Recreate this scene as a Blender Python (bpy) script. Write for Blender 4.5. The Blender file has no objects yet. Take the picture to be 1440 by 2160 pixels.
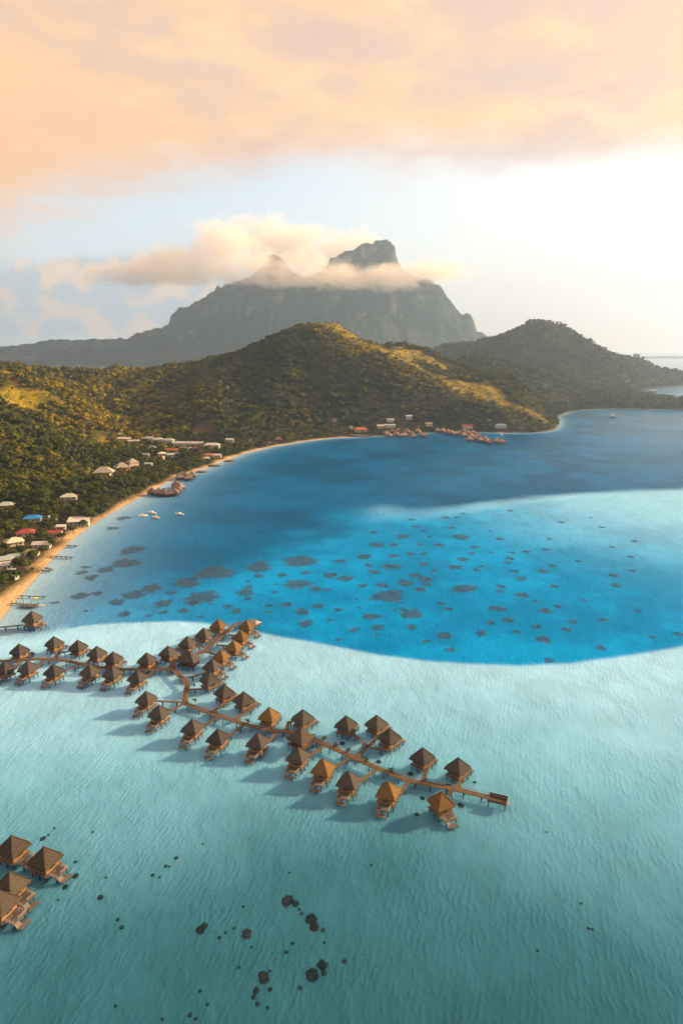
import bpy, bmesh, math, random
import numpy as np
from mathutils import Vector, Matrix

C = bpy.context.scene.collection
sc = bpy.context.scene
R = math.radians

# ------------------------------------------------------------------ camera
CAM_H = 150.0
PITCH = math.atan(350 / 1440)
cam_d = bpy.data.cameras.new('camera')
cam = bpy.data.objects.new('camera', cam_d)
C.objects.link(cam)
cam.location = (0, 0, CAM_H)
cam.rotation_euler = (math.pi / 2 - PITCH, 0, 0)
cam_d.sensor_fit = 'VERTICAL'
cam_d.sensor_height = 36
cam_d.sensor_width = 24
cam_d.lens = 24
cam_d.clip_start = 1
cam_d.clip_end = 120000
sc.camera = cam

# ------------------------------------------------------------------ light and sky
SUN_AZ, SUN_EL = 70.0, 22.0      # azimuth to the right of the view, elevation
SUN_DIR = Vector((math.sin(R(SUN_AZ)) * math.cos(R(SUN_EL)), math.cos(R(SUN_AZ)) * math.cos(R(SUN_EL)), math.sin(R(SUN_EL))))
sun_d = bpy.data.lights.new('sun', 'SUN')
sun_d.energy = 5.0
sun_d.angle = R(0.9)
sun_d.color = (1.0, 0.69, 0.38)
sun = bpy.data.objects.new('sun', sun_d)
C.objects.link(sun)
sun.rotation_euler = SUN_DIR.to_track_quat('Z', 'Y').to_euler()
sun.location = SUN_DIR * 3000

sc.view_settings.view_transform = 'Standard'
sc.view_settings.look = 'None'
sc.view_settings.exposure = 1.35
sc.view_settings.gamma = 1
sc.view_settings.use_curve_mapping = False
cy = sc.cycles
cy.use_denoising = True
cy.max_bounces = 6
cy.diffuse_bounces = 2
cy.glossy_bounces = 2
cy.transmission_bounces = 2
cy.volume_bounces = 5
cy.transparent_max_bounces = 8
cy.caustics_reflective = False
cy.caustics_refractive = False
cy.volume_step_rate = 1.0
cy.volume_max_steps = 256
sc.render.use_persistent_data = False


class NT:
    """Tiny helper for writing node trees."""
    def __init__(self, tree):
        self.t = tree
        tree.nodes.clear()

    def n(self, typ, **kw):
        nd = self.t.nodes.new(typ)
        for k, v in kw.items():
            if k.startswith('_'):
                setattr(nd, k[1:], v)
            else:
                nd.inputs[k.replace('__', ' ')].default_value = v
        return nd

    def l(self, a, b):
        self.t.links.new(a, b)

    def val(self, sock, x):
        if isinstance(x, (int, float, tuple, list)):
            sock.default_value = x
        else:
            self.l(x, sock)

    def m(self, op, a, b=None, c=None, clamp=False):
        nd = self.t.nodes.new('ShaderNodeMath')
        nd.operation = op
        nd.use_clamp = clamp
        for i, x in enumerate((a, b, c)):
            if x is not None:
                self.val(nd.inputs[i], x)
        return nd.outputs[0]

    def ss(self, x, lo, hi, out0=0.0, out1=1.0):
        nd = self.t.nodes.new('ShaderNodeMapRange')
        nd.interpolation_type = 'SMOOTHSTEP'
        self.val(nd.inputs['Value'], x)
        self.val(nd.inputs['From Min'], lo)
        self.val(nd.inputs['From Max'], hi)
        self.val(nd.inputs['To Min'], out0)
        self.val(nd.inputs['To Max'], out1)
        return nd.outputs['Result']

    def mix(self, f, a, b, blend='MIX'):
        nd = self.t.nodes.new('ShaderNodeMix')
        nd.data_type = 'RGBA'
        nd.blend_type = blend
        self.val(nd.inputs['Factor'], f)
        for s, x in ((nd.inputs['A'], a), (nd.inputs['B'], b)):
            pass
        self.val(nd.inputs[6], a if not isinstance(a, tuple) else (*a, 1)[:4])
        self.val(nd.inputs[7], b if not isinstance(b, tuple) else (*b, 1)[:4])
        return nd.outputs[2]

    def noise(self, vec, scale, detail=3, rough=0.55, dist=0.0, lac=2.0):
        nd = self.t.nodes.new('ShaderNodeTexNoise')
        nd.inputs['Scale'].default_value = scale
        nd.inputs['Detail'].default_value = detail
        nd.inputs['Roughness'].default_value = rough
        nd.inputs['Lacunarity'].default_value = lac
        nd.inputs['Distortion'].default_value = dist
        if vec is not None:
            self.l(vec, nd.inputs['Vector'])
        return nd.outputs['Fac']

    def mapping(self, vec, scale=(1, 1, 1), loc=(0, 0, 0), rot=(0, 0, 0)):
        nd = self.t.nodes.new('ShaderNodeMapping')
        nd.inputs['Scale'].default_value = scale
        nd.inputs['Location'].default_value = loc
        nd.inputs['Rotation'].default_value = rot
        self.l(vec, nd.inputs['Vector'])
        return nd.outputs[0]

    def comb(self, x, y, z):
        nd = self.t.nodes.new('ShaderNodeCombineXYZ')
        for i, v in enumerate((x, y, z)):
            self.val(nd.inputs[i], v)
        return nd.outputs[0]

    def sep(self, v):
        nd = self.t.nodes.new('ShaderNodeSeparateXYZ')
        self.l(v, nd.inputs[0])
        return nd.outputs


def build_world():
    w = bpy.data.worlds.new('World')
    sc.world = w
    w.use_nodes = True
    t = NT(w.node_tree)
    tc = t.n('ShaderNodeTexCoord')
    d = tc.outputs['Generated']
    x, y, z = t.sep(d)
    sky = t.n('ShaderNodeTexSky', _sky_type='NISHITA', _sun_disc=False, _sun_elevation=R(SUN_EL), _sun_rotation=R(SUN_AZ))
    sky.altitude = 100
    sky.air_density = 1.0
    sky.dust_density = 1.0
    sky.ozone_density = 1.0
    bg = t.n('ShaderNodeBackground', Strength=0.096)
    t.l(sky.outputs[0], bg.inputs['Color'])
    # high thin veil of cloud that whitens the sky towards the sun
    # --- the big sunlit cloud deck overhead
    zz = t.m('ADD', t.m('MAXIMUM', z, 0.0), 0.12)
    deck = t.comb(t.m('DIVIDE', x, zz), t.m('DIVIDE', y, zz), 0.0)
    n1 = t.noise(deck, 1.15, 5, 0.55, 0.25)
    n2 = t.noise(t.mapping(deck, loc=(7.3, 2.1, 0)), 0.55, 4, 0.5, 0.2)
    n3 = t.noise(t.mapping(deck, loc=(1.3, 9.1, 0)), 3.2, 5, 0.6, 0.3)
    edge = t.m('SUBTRACT', 0.242, t.m('MULTIPLY', t.m('MULTIPLY', x, x), t.ss(x, -0.1, 0.1, 0.62, 0.25)))
    edge = t.m('ADD', edge, t.m('MULTIPLY', t.m('SUBTRACT', n2, 0.5), 0.14))
    edge = t.m('ADD', edge, t.m('MULTIPLY', t.m('SUBTRACT', n1, 0.5), 0.10))
    edge = t.m('ADD', edge, t.m('MULTIPLY', t.m('SUBTRACT', n3, 0.5), 0.08))
    mdeck = t.ss(t.m('SUBTRACT', z, edge), -0.035, 0.055)
    bright = t.ss(t.m('ADD', t.m('MULTIPLY', n1, 0.65), t.m('MULTIPLY', n3, 0.35)), 0.40, 0.60)
    ccol = t.mix(bright, (0.75, 0.52, 0.41), (1.02, 0.61, 0.31))
    ccol = t.mix(t.ss(n3, 0.48, 0.72, 0, 0.6), ccol, (1.04, 0.71, 0.42))
    # warmer and a little darker towards its lower left
    ccol = t.mix(t.m('MULTIPLY', t.ss(x, 0.05, -0.40, 0, 0.75), t.ss(z, 0.36, 0.20)), ccol, (1.02, 0.56, 0.27))
    bgc = t.n('ShaderNodeBackground', Strength=0.46)
    t.l(ccol, bgc.inputs['Color'])
    # --- cumulus bank low on the left
    ax = t.m('DIVIDE', x, t.m('MAXIMUM', y, 0.05))
    ez = t.m('DIVIDE', z, t.m('MAXIMUM', y, 0.05))
    low = t.comb(ax, t.m('MULTIPLY', ez, 1.5), 0.0)
    c1 = t.noise(low, 9.0, 6, 0.6, 0.3)
    c2 = t.noise(t.mapping(low, loc=(3.1, 0.4, 0)), 20.0, 6, 0.65, 0.5)
    cc = t.m('ADD', c1, t.m('MULTIPLY', t.m('SUBTRACT', c2, 0.5), 0.35))
    cmask = t.m('MULTIPLY', t.ss(ax, -0.05, -0.30), t.m('MULTIPLY', t.ss(ez, 0.150, 0.05), t.ss(ez, 0.004, 0.03)))
    mc = t.m('MULTIPLY', t.ss(t.m('ADD', cc, t.m('MULTIPLY', cmask, 0.52)), 0.56, 0.70), t.ss(cmask, 0.0, 0.3))
    c3 = t.noise(t.mapping(low, loc=(-0.03, -0.02, 0)), 9.0, 6, 0.6, 0.3)
    lit = t.ss(t.m('SUBTRACT', c1, c3), -0.03, 0.06)
    cu = t.mix(lit, (0.66, 0.72, 0.77), (1.15, 0.84, 0.60))
    bgu = t.n('ShaderNodeBackground', Strength=0.40)
    t.l(cu, bgu.inputs['Color'])
    # --- thin white veil, stronger to the right
    warm = t.m('MULTIPLY', t.ss(z, 0.14, 0.0), t.ss(x, -0.05, 0.30))
    vn = t.noise(t.mapping(low, scale=(1, 3, 1)), 3.0, 4, 0.5, 0.2)
    veil = t.m('MULTIPLY', t.ss(z, 0.55, 0.05), t.m('ADD', t.m('MULTIPLY', vn, 0.5), t.ss(x, -0.5, 0.25, 0.36, 0.75)), clamp=True)
    veil = t.m('MAXIMUM', veil, t.m('MULTIPLY', warm, 1.0))
    bgv = t.n('ShaderNodeBackground', Strength=0.41)
    t.l(t.mix(warm, t.mix(t.ss(x, -0.15, 0.25), (0.93, 0.985, 1.0), (1.12, 1.06, 0.96)), (1.10, 0.68, 0.42)), bgv.inputs['Color'])

    def mixs(f, a, b):
        nd = t.n('ShaderNodeMixShader')
        t.l(f, nd.inputs[0]); t.l(a, nd.inputs[1]); t.l(b, nd.inputs[2])
        return nd.outputs[0]
    s = mixs(veil, bg.outputs[0], bgv.outputs[0])
    s = mixs(t.m('MULTIPLY', mc, 0.97), s, bgu.outputs[0])
    s = mixs(t.m('MULTIPLY', mdeck, 0.99), s, bgc.outputs[0])
    out = t.n('ShaderNodeOutputWorld')
    t.l(s, out.inputs['Surface'])


build_world()

# ------------------------------------------------------------------ maths helpers
SP, CP = math.sin(PITCH), math.cos(PITCH)


def ray(px, py):
    u, v = (px - 720) / 1440, (1080 - py) / 1440
    return np.array((u, CP + v * SP, -SP + v * CP))


def on_plane(px, py, z=0.0):
    """Where the sight line through a spot of the photograph meets the level z."""
    r = ray(px, py)
    k = (z - CAM_H) / r[2]
    return np.array((r[0] * k, r[1] * k, z))


def at_dist(px, py, D):
    r = ray(px, py)
    k = D / r[1]
    return np.array((r[0] * k, D, CAM_H + r[2] * k))


def m_per_px(px, py, z=0.0):
    r = ray(px, py)
    k = (z - CAM_H) / r[2]
    return k / 1440.0


def sstep(x, lo, hi):
    t = np.clip((x - lo) / (hi - lo), 0, 1)
    return t * t * (3 - 2 * t)


def _hash(ix, iy, seed):
    h = (ix.astype(np.int64) * 374761393 + iy.astype(np.int64) * 668265263 + seed * 974634777) & 0xFFFFFFFF
    h = ((h ^ (h >> 13)) * 1274126177) & 0xFFFFFFFF
    h = h ^ (h >> 16)
    return (h & 0xFFFFFF) / float(0xFFFFFF)


def vnoise(x, y, seed=0):
    ix, iy = np.floor(x), np.floor(y)
    fx, fy = x - ix, y - iy
    fx = fx * fx * fx * (fx * (fx * 6 - 15) + 10)
    fy = fy * fy * fy * (fy * (fy * 6 - 15) + 10)
    a = _hash(ix, iy, seed); b = _hash(ix + 1, iy, seed)
    c = _hash(ix, iy + 1, seed); d = _hash(ix + 1, iy + 1, seed)
    return (a + (b - a) * fx) * (1 - fy) + (c + (d - c) * fx) * fy


def fbm(x, y, scale, octv=4, seed=0, gain=0.5):
    s, a, tot = 0.0, 1.0, 0.0
    x = np.asarray(x, float) / scale
    y = np.asarray(y, float) / scale
    for o in range(octv):
        s = s + a * vnoise(x * 2 ** o + 17.3 * o, y * 2 ** o - 9.1 * o, seed + o)
        tot += a
        a *= gain
    return s / tot        # 0..1


def seg_dist(x, y, pts, zs=None, closed=False):
    """distance to a polyline, and the interpolated zs at the nearest point"""
    best = np.full(x.shape, 1e18)
    zb = np.zeros(x.shape)
    n = len(pts)
    for i in range(n if closed else n - 1):
        ax, ay = pts[i][:2]
        bx, by = pts[(i + 1) % n][:2]
        dx, dy = bx - ax, by - ay
        L = dx * dx + dy * dy + 1e-9
        t = np.clip(((x - ax) * dx + (y - ay) * dy) / L, 0, 1)
        d2 = (x - ax - t * dx) ** 2 + (y - ay - t * dy) ** 2
        m = d2 < best
        best = np.where(m, d2, best)
        if zs is not None:
            zb = np.where(m, zs[i] + t * (zs[(i + 1) % n] - zs[i]), zb)
    return np.sqrt(best), zb


def inside(x, y, pts):
    r = np.zeros(x.shape, bool)
    n = len(pts)
    for i in range(n):
        ax, ay = pts[i][:2]
        bx, by = pts[(i + 1) % n][:2]
        c = (ay > y) != (by > y)
        with np.errstate(divide='ignore', invalid='ignore'):
            xi = (bx - ax) * (y - ay) / (by - ay + 1e-12) + ax
        r ^= c & (x < xi)
    return r


def sdf(x, y, pts):
    d, _ = seg_dist(x, y, pts, closed=True)
    return np.where(inside(x, y, pts), d, -d)


def np_mesh(name, verts, faces, mats=(), attrs=None, smooth=False, fmat=None):
    """faces: (N,k) int array"""
    me = bpy.data.meshes.new(name)
    verts = np.asarray(verts, np.float32)
    faces = np.asarray(faces, np.int32)
    k = faces.shape[1]
    me.vertices.add(len(verts))
    me.vertices.foreach_set('co', verts.ravel())
    me.loops.add(faces.size)
    me.loops.foreach_set('vertex_index', faces.ravel())
    me.polygons.add(len(faces))
    me.polygons.foreach_set('loop_start', np.arange(0, faces.size, k, dtype=np.int32))
    if smooth:
        me.polygons.foreach_set('use_smooth', np.ones(len(faces), bool))
    for m in mats:
        me.materials.append(m)
    if fmat is not None:
        me.polygons.foreach_set('material_index', np.asarray(fmat, np.int32))
    for an, (dom, arr) in (attrs or {}).items():
        arr = np.asarray(arr, np.float32)
        if arr.ndim == 1:
            a = me.attributes.new(an, 'FLOAT', dom)
            a.data.foreach_set('value', arr)
        else:
            if arr.shape[1] == 3:
                arr = np.concatenate([arr, np.ones((len(arr), 1), np.float32)], 1)
            a = me.attributes.new(an, 'FLOAT_COLOR', dom)
            a.data.foreach_set('color', arr.ravel())
    me.update(calc_edges=True)
    return me


def grid_faces(nr, ncol):
    i = np.arange(nr - 1)[:, None] * ncol + np.arange(ncol - 1)[None, :]
    i = i.ravel()
    return np.stack([i, i + 1, i + ncol + 1, i + ncol], 1)


class MB:
    """collects simple shapes and links them as ONE mesh"""
    def __init__(self):
        self.v, self.f, self.mi = [], [], []

    def add(self, vs, fs, mi=0):
        o = len(self.v)
        self.v += [tuple(p) for p in vs]
        self.f += [tuple(i + o for i in f) for f in fs]
        self.mi += [mi] * len(fs)

    def box(self, c, s, rz=0.0, mi=0, taper=1.0):
        cx, cy_, cz = c
        hx, hy, hz = s[0] / 2, s[1] / 2, s[2] / 2
        ca, sa = math.cos(rz), math.sin(rz)
        vs = []
        for k, q in ((-1, 1.0), (1, taper)):
            for i, j in ((-1, -1), (1, -1), (1, 1), (-1, 1)):
                lx, ly = i * hx * q, j * hy * q
                vs.append((cx + lx * ca - ly * sa, cy_ + lx * sa + ly * ca, cz + k * hz))
        self.add(vs, [(3, 2, 1, 0), (4, 5, 6, 7), (0, 1, 5, 4), (1, 2, 6, 5), (2, 3, 7, 6), (3, 0, 4, 7)], mi)

    def bar(self, a, b, w, h=None, mi=0):
        a, b = Vector(a), Vector(b)
        h = h or w
        d = (b - a)
        L = d.length
        if L < 1e-6:
            return
        d /= L
        up = Vector((0, 0, 1)) if abs(d.z) < 0.95 else Vector((1, 0, 0))
        s = d.cross(up).normalized()
        u = s.cross(d).normalized()
        vs = []
        for p in (a, b):
            for i, j in ((-1, -1), (1, -1), (1, 1), (-1, 1)):
                vs.append(p + s * (i * w / 2) + u * (j * h / 2))
        self.add(vs, [(3, 2, 1, 0), (4, 5, 6, 7), (0, 1, 5, 4), (1, 2, 6, 5), (2, 3, 7, 6), (3, 0, 4, 7)], mi)

    def tube(self, pts, radii, n=7, mi=0, cap=True):
        rings = []
        pts = [Vector(p) for p in pts]
        o0 = len(self.v)
        for i, p in enumerate(pts):
            d = (pts[min(i + 1, len(pts) - 1)] - pts[max(i - 1, 0)]).normalized()
            up = Vector((0, 0, 1)) if abs(d.z) < 0.9 else Vector((1, 0, 0))
            s = d.cross(up).normalized()
            u = s.cross(d).normalized()
            for k in range(n):
                a = 2 * math.pi * k / n
                self.v.append(tuple(p + (s * math.cos(a) + u * math.sin(a)) * radii[i]))
        for i in range(len(pts) - 1):
            for k in range(n):
                k2 = (k + 1) % n
                self.f.append((o0 + i * n + k, o0 + i * n + k2, o0 + (i + 1) * n + k2, o0 + (i + 1) * n + k))
                self.mi.append(mi)
        if cap:
            self.f.append(tuple(o0 + k for k in reversed(range(n)))); self.mi.append(mi)
            self.f.append(tuple(o0 + (len(pts) - 1) * n + k for k in range(n))); self.mi.append(mi)

    def mesh(self, name, mats, smooth=False):
        me = bpy.data.meshes.new(name)
        me.from_pydata(self.v, [], self.f)
        if not isinstance(mats, (list, tuple)):
            mats = [mats]
        for m in mats:
            me.materials.append(m)
        me.polygons.foreach_set('material_index', np.asarray(self.mi, np.int32))
        if smooth:
            me.polygons.foreach_set('use_smooth', np.ones(len(self.f), bool))
        me.update(calc_edges=True)
        return me


def link(name, me, parent=None, loc=(0, 0, 0), rz=0.0, scale=1.0):
    o = bpy.data.objects.new(name, me)
    C.objects.link(o)
    o.location = loc
    o.rotation_euler = (0, 0, rz)
    if scale != 1.0:
        o.scale = (scale,) * 3 if isinstance(scale, (int, float)) else scale
    if parent is not None:
        o.parent = parent
    return o


def tag(o, label=None, cat=None, group=None, kind=None):
    if label: o['label'] = label
    if cat: o['category'] = cat
    if group: o['group'] = group
    if kind: o['kind'] = kind
    return o


def thing(name, label, cat, loc=(0, 0, 0), rz=0.0, group=None, scale=1.0):
    return tag(link(name, None, None, loc, rz, scale), label, cat, group)


# ------------------------------------------------------------------ materials
def mat(name):
    m = bpy.data.materials.new(name)
    m.use_nodes = True
    t = NT(m.node_tree)
    out = t.n('ShaderNodeOutputMaterial')
    return m, t, out


def simple(name, col, rough=0.8, var=0.25, scale=2.0, col2=None, bump=0.0, detail=4, stretch=(1, 1, 1), spec=0.3):
    m, t, out = mat(name)
    p = t.n('ShaderNodeBsdfPrincipled', Roughness=rough)
    p.inputs['Specular IOR Level'].default_value = spec
    tc = t.n('ShaderNodeTexCoord')
    v = t.mapping(tc.outputs['Object'], scale=stretch)
    n = t.noise(v, scale, detail, 0.6)
    c2 = col2 or tuple(c * (1 - var) for c in col)
    oi = t.n('ShaderNodeObjectInfo')
    fac = t.ss(t.m('ADD', n, t.m('MULTIPLY', t.m('SUBTRACT', oi.outputs['Random'], 0.5), 0.18)), 0.3, 0.7)
    t.l(t.mix(fac, c2, col), p.inputs['Base Color'])
    if bump:
        b = t.n('ShaderNodeBump', Strength=bump, Distance=0.1)
        t.l(n, b.inputs['Height'])
        t.l(b.outputs[0], p.inputs['Normal'])
    t.l(p.outputs[0], out.inputs['Surface'])
    return m


def mat_thatch(name, c1, c2, c3):
    m, t, out = mat(name)
    p = t.n('ShaderNodeBsdfPrincipled', Roughness=0.9)
    p.inputs['Specular IOR Level'].default_value = 0.1
    tc = t.n('ShaderNodeTexCoord')
    ob = tc.outputs['Object']
    streak = t.noise(t.mapping(ob, scale=(3.2, 3.2, 0.7)), 1.6, 5, 0.72)
    patch = t.noise(ob, 0.7, 4, 0.6)
    x, y, z = t.sep(ob)
    courses = t.m('FRACT', t.m('ADD', t.m('MULTIPLY', z, 1.7), t.m('MULTIPLY', patch, 0.5)))
    col = t.mix(t.ss(streak, 0.3, 0.7), c1, c2)
    col = t.mix(t.ss(patch, 0.42, 0.72, 0, 0.75), col, c3)
    oi = t.n('ShaderNodeObjectInfo')
    hs = t.n('ShaderNodeHueSaturation')
    t.l(t.m('ADD', 0.78, t.m('MULTIPLY', oi.outputs['Random'], 0.45)), hs.inputs['Value'])
    t.l(col, hs.inputs['Color'])
    col = t.mix(t.ss(courses, 0.0, 0.25, 0.25, 0.0), hs.outputs[0], tuple(c * 0.4 for c in c1))
    t.l(col, p.inputs['Base Color'])
    b = t.n('ShaderNodeBump', Strength=0.9, Distance=0.25)
    t.l(t.m('ADD', streak, t.m('MULTIPLY', courses, 0.5)), b.inputs['Height'])
    t.l(b.outputs[0], p.inputs['Normal'])
    t.l(p.outputs[0], out.inputs['Surface'])
    return m


M = {}
M['thatch'] = mat_thatch('weathered_thatch', (0.028, 0.027, 0.028), (0.100, 0.087, 0.079), (0.082, 0.074, 0.069))
M['thatch_new'] = mat_thatch('fresh_thatch', (0.075, 0.045, 0.020), (0.24, 0.14, 0.045), (0.18, 0.115, 0.055))
M['thatch_pink'] = mat_thatch('rosy_thatch', (0.20, 0.125, 0.10), (0.36, 0.24, 0.19), (0.28, 0.18, 0.14))
M['thatch_grey'] = mat_thatch('grey_thatch', (0.24, 0.21, 0.19), (0.42, 0.38, 0.34), (0.34, 0.30, 0.27))
M['wood'] = simple('wood_wall', (0.29, 0.16, 0.065), 0.75, 0.45, 2.5, stretch=(4, 4, 0.4))
M['deck'] = simple('deck_planks', (0.135, 0.082, 0.048), 0.8, 0.6, 1.2, stretch=(2, 2, 1))
M['deck_grey'] = simple('grey_deck_planks', (0.125, 0.105, 0.098), 0.8, 0.4, 3.0, stretch=(1, 5, 1))
M['rail'] = simple('rail_wood', (0.30, 0.17, 0.09), 0.8, 0.35, 3.0)
M['rail_pale'] = simple('pale_rail_wood', (0.36, 0.29, 0.24), 0.8, 0.3, 3.0)
M['pile'] = simple('dark_pile', (0.035, 0.035, 0.036), 0.7, 0.5, 1.5)
M['glass'] = simple('window_glass', (0.015, 0.02, 0.025), 0.08, 0.2, 1.0, spec=0.6)
M['door'] = simple('door_wood', (0.14, 0.065, 0.025), 0.6, 0.4, 2.0)
M['white'] = simple('white_paint', (0.48, 0.46, 0.43), 0.6, 0.14, 0.8)
M['cream'] = simple('cream_paint', (0.62, 0.53, 0.40), 0.7, 0.15, 0.8)
M['orange_wall'] = simple('orange_and_sunlit_wall', (0.62, 0.27, 0.07), 0.7, 0.2, 0.8)  # on some houses the orange is warm sunlight put into the wall colour
M['roof_white'] = simple('white_sheet_roof', (0.50, 0.48, 0.46), 0.5, 0.2, 0.35)
M['roof_pale'] = simple('pale_blue_roof', (0.38, 0.43, 0.45), 0.5, 0.25, 0.35)
M['roof_cream'] = simple('cream_roof', (0.62, 0.53, 0.41), 0.6, 0.2, 0.35)
M['roof_red'] = simple('red_roof', (0.30, 0.055, 0.045), 0.6, 0.3, 0.4)
M['roof_orange'] = simple('orange_tile_roof', (0.48, 0.13, 0.05), 0.7, 0.35, 0.8)
M['roof_blue'] = simple('blue_roof', (0.02, 0.22, 0.62), 0.5, 0.2, 0.35)
M['roof_olive'] = simple('olive_roof', (0.22, 0.20, 0.09), 0.7, 0.3, 0.4)
M['roof_teal'] = simple('teal_roof', (0.16, 0.34, 0.30), 0.6, 0.3, 0.4)
M['rock'] = simple('dark_rock', (0.12, 0.085, 0.065), 0.9, 0.5, 0.6, bump=0.4)
M['boat'] = simple('boat_white', (0.78, 0.78, 0.76), 0.35, 0.1, 1.0)
M['tarp'] = simple('violet_canopy', (0.35, 0.18, 0.42), 0.7, 0.2, 1.0)
M['bark'] = simple('bark', (0.09, 0.065, 0.045), 0.9, 0.4, 3.0, stretch=(3, 3, 0.6))
M['palm_bark'] = simple('palm_bark', (0.19, 0.15, 0.115), 0.9, 0.35, 3.0, stretch=(1, 1, 4))


def mat_leaf(name, cols, transl=0.15, spread=0.0):
    """cols: dark, mid, light. The tint of each tree comes from the mesh or from the object."""
    m, t, out = mat(name)
    a = t.n('ShaderNodeAttribute', _attribute_name='tint')
    oi = t.n('ShaderNodeObjectInfo')
    f = t.m('ADD', a.outputs['Fac'], t.m('MULTIPLY', oi.outputs['Random'], spread))
    cr = t.n('ShaderNodeValToRGB')
    e = cr.color_ramp.elements
    e[0].position = 0.0; e[0].color = (*cols[0], 1)
    e[1].position = 1.0; e[1].color = (*cols[2], 1)
    k = e.new(0.55); k.color = (*cols[1], 1)
    lf = t.n('ShaderNodeAttribute', _attribute_name='leaf')
    t.l(t.m('ADD', t.m('MULTIPLY', f, 0.7), t.m('MULTIPLY', lf.outputs['Fac'], 0.3)), cr.inputs[0])
    df = t.n('ShaderNodeBsdfDiffuse')
    tr = t.n('ShaderNodeBsdfTranslucent')
    t.l(cr.outputs[0], df.inputs['Color'])
    t.l(t.mix(0.5, cr.outputs[0], (0.20, 0.17, 0.02)), tr.inputs['Color'])
    mx = t.n('ShaderNodeMixShader')
    mx.inputs[0].default_value = transl
    t.l(df.outputs[0], mx.inputs[1]); t.l(tr.outputs[0], mx.inputs[2])
    t.l(mx.outputs[0], out.inputs['Surface'])
    return m


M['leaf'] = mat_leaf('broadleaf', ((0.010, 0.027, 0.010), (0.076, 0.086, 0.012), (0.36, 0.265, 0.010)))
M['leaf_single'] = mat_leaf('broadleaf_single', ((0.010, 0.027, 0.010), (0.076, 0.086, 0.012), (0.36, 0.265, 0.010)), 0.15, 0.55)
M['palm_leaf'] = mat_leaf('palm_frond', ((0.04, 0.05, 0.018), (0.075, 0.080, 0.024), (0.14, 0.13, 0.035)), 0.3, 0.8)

# ------------------------------------------------------------------ coast line and terrain
SHORE_PX = [(0, 1312), (30, 1272), (62, 1238), (96, 1196), (140, 1150), (172, 1124), (200, 1104), (232, 1084), (262, 1068), (290, 1052), (320, 1036),
            (345, 1022), (380, 1003), (420, 992), (470, 972), (520, 955), (570, 943), (640, 931), (700, 924), (760, 921), (840, 917),
            (930, 911), (1000, 911), (1060, 913), (1120, 913), (1155, 910), (1172, 905), (1180, 893), (1176, 878), (1198, 869), (1225, 865), (1260, 863),
            (1300, 862), (1360, 863), (1440, 864), (1560, 866), (1800, 868)]
SPIT_IN = [(1800, 846), (1560, 844), (1440, 842), (1392, 838), (1358, 830), (1345, 824), (1362, 819), (1395, 816), (1440, 813), (1560, 809), (1800, 806)]
shore = [on_plane(-330, 1700)[:2]] + [on_plane(-120, 1440)[:2]] + [on_plane(*p)[:2] for p in SHORE_PX]
coast = shore + [on_plane(*p)[:2] for p in SPIT_IN] + [np.array(p) for p in
         ((2600, 3000), (2500, 3500), (1500, 3700), (1800, 7000), (1800, 11000), (-8000, 11000), (-5200, 200), (-900, 100))]

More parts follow.
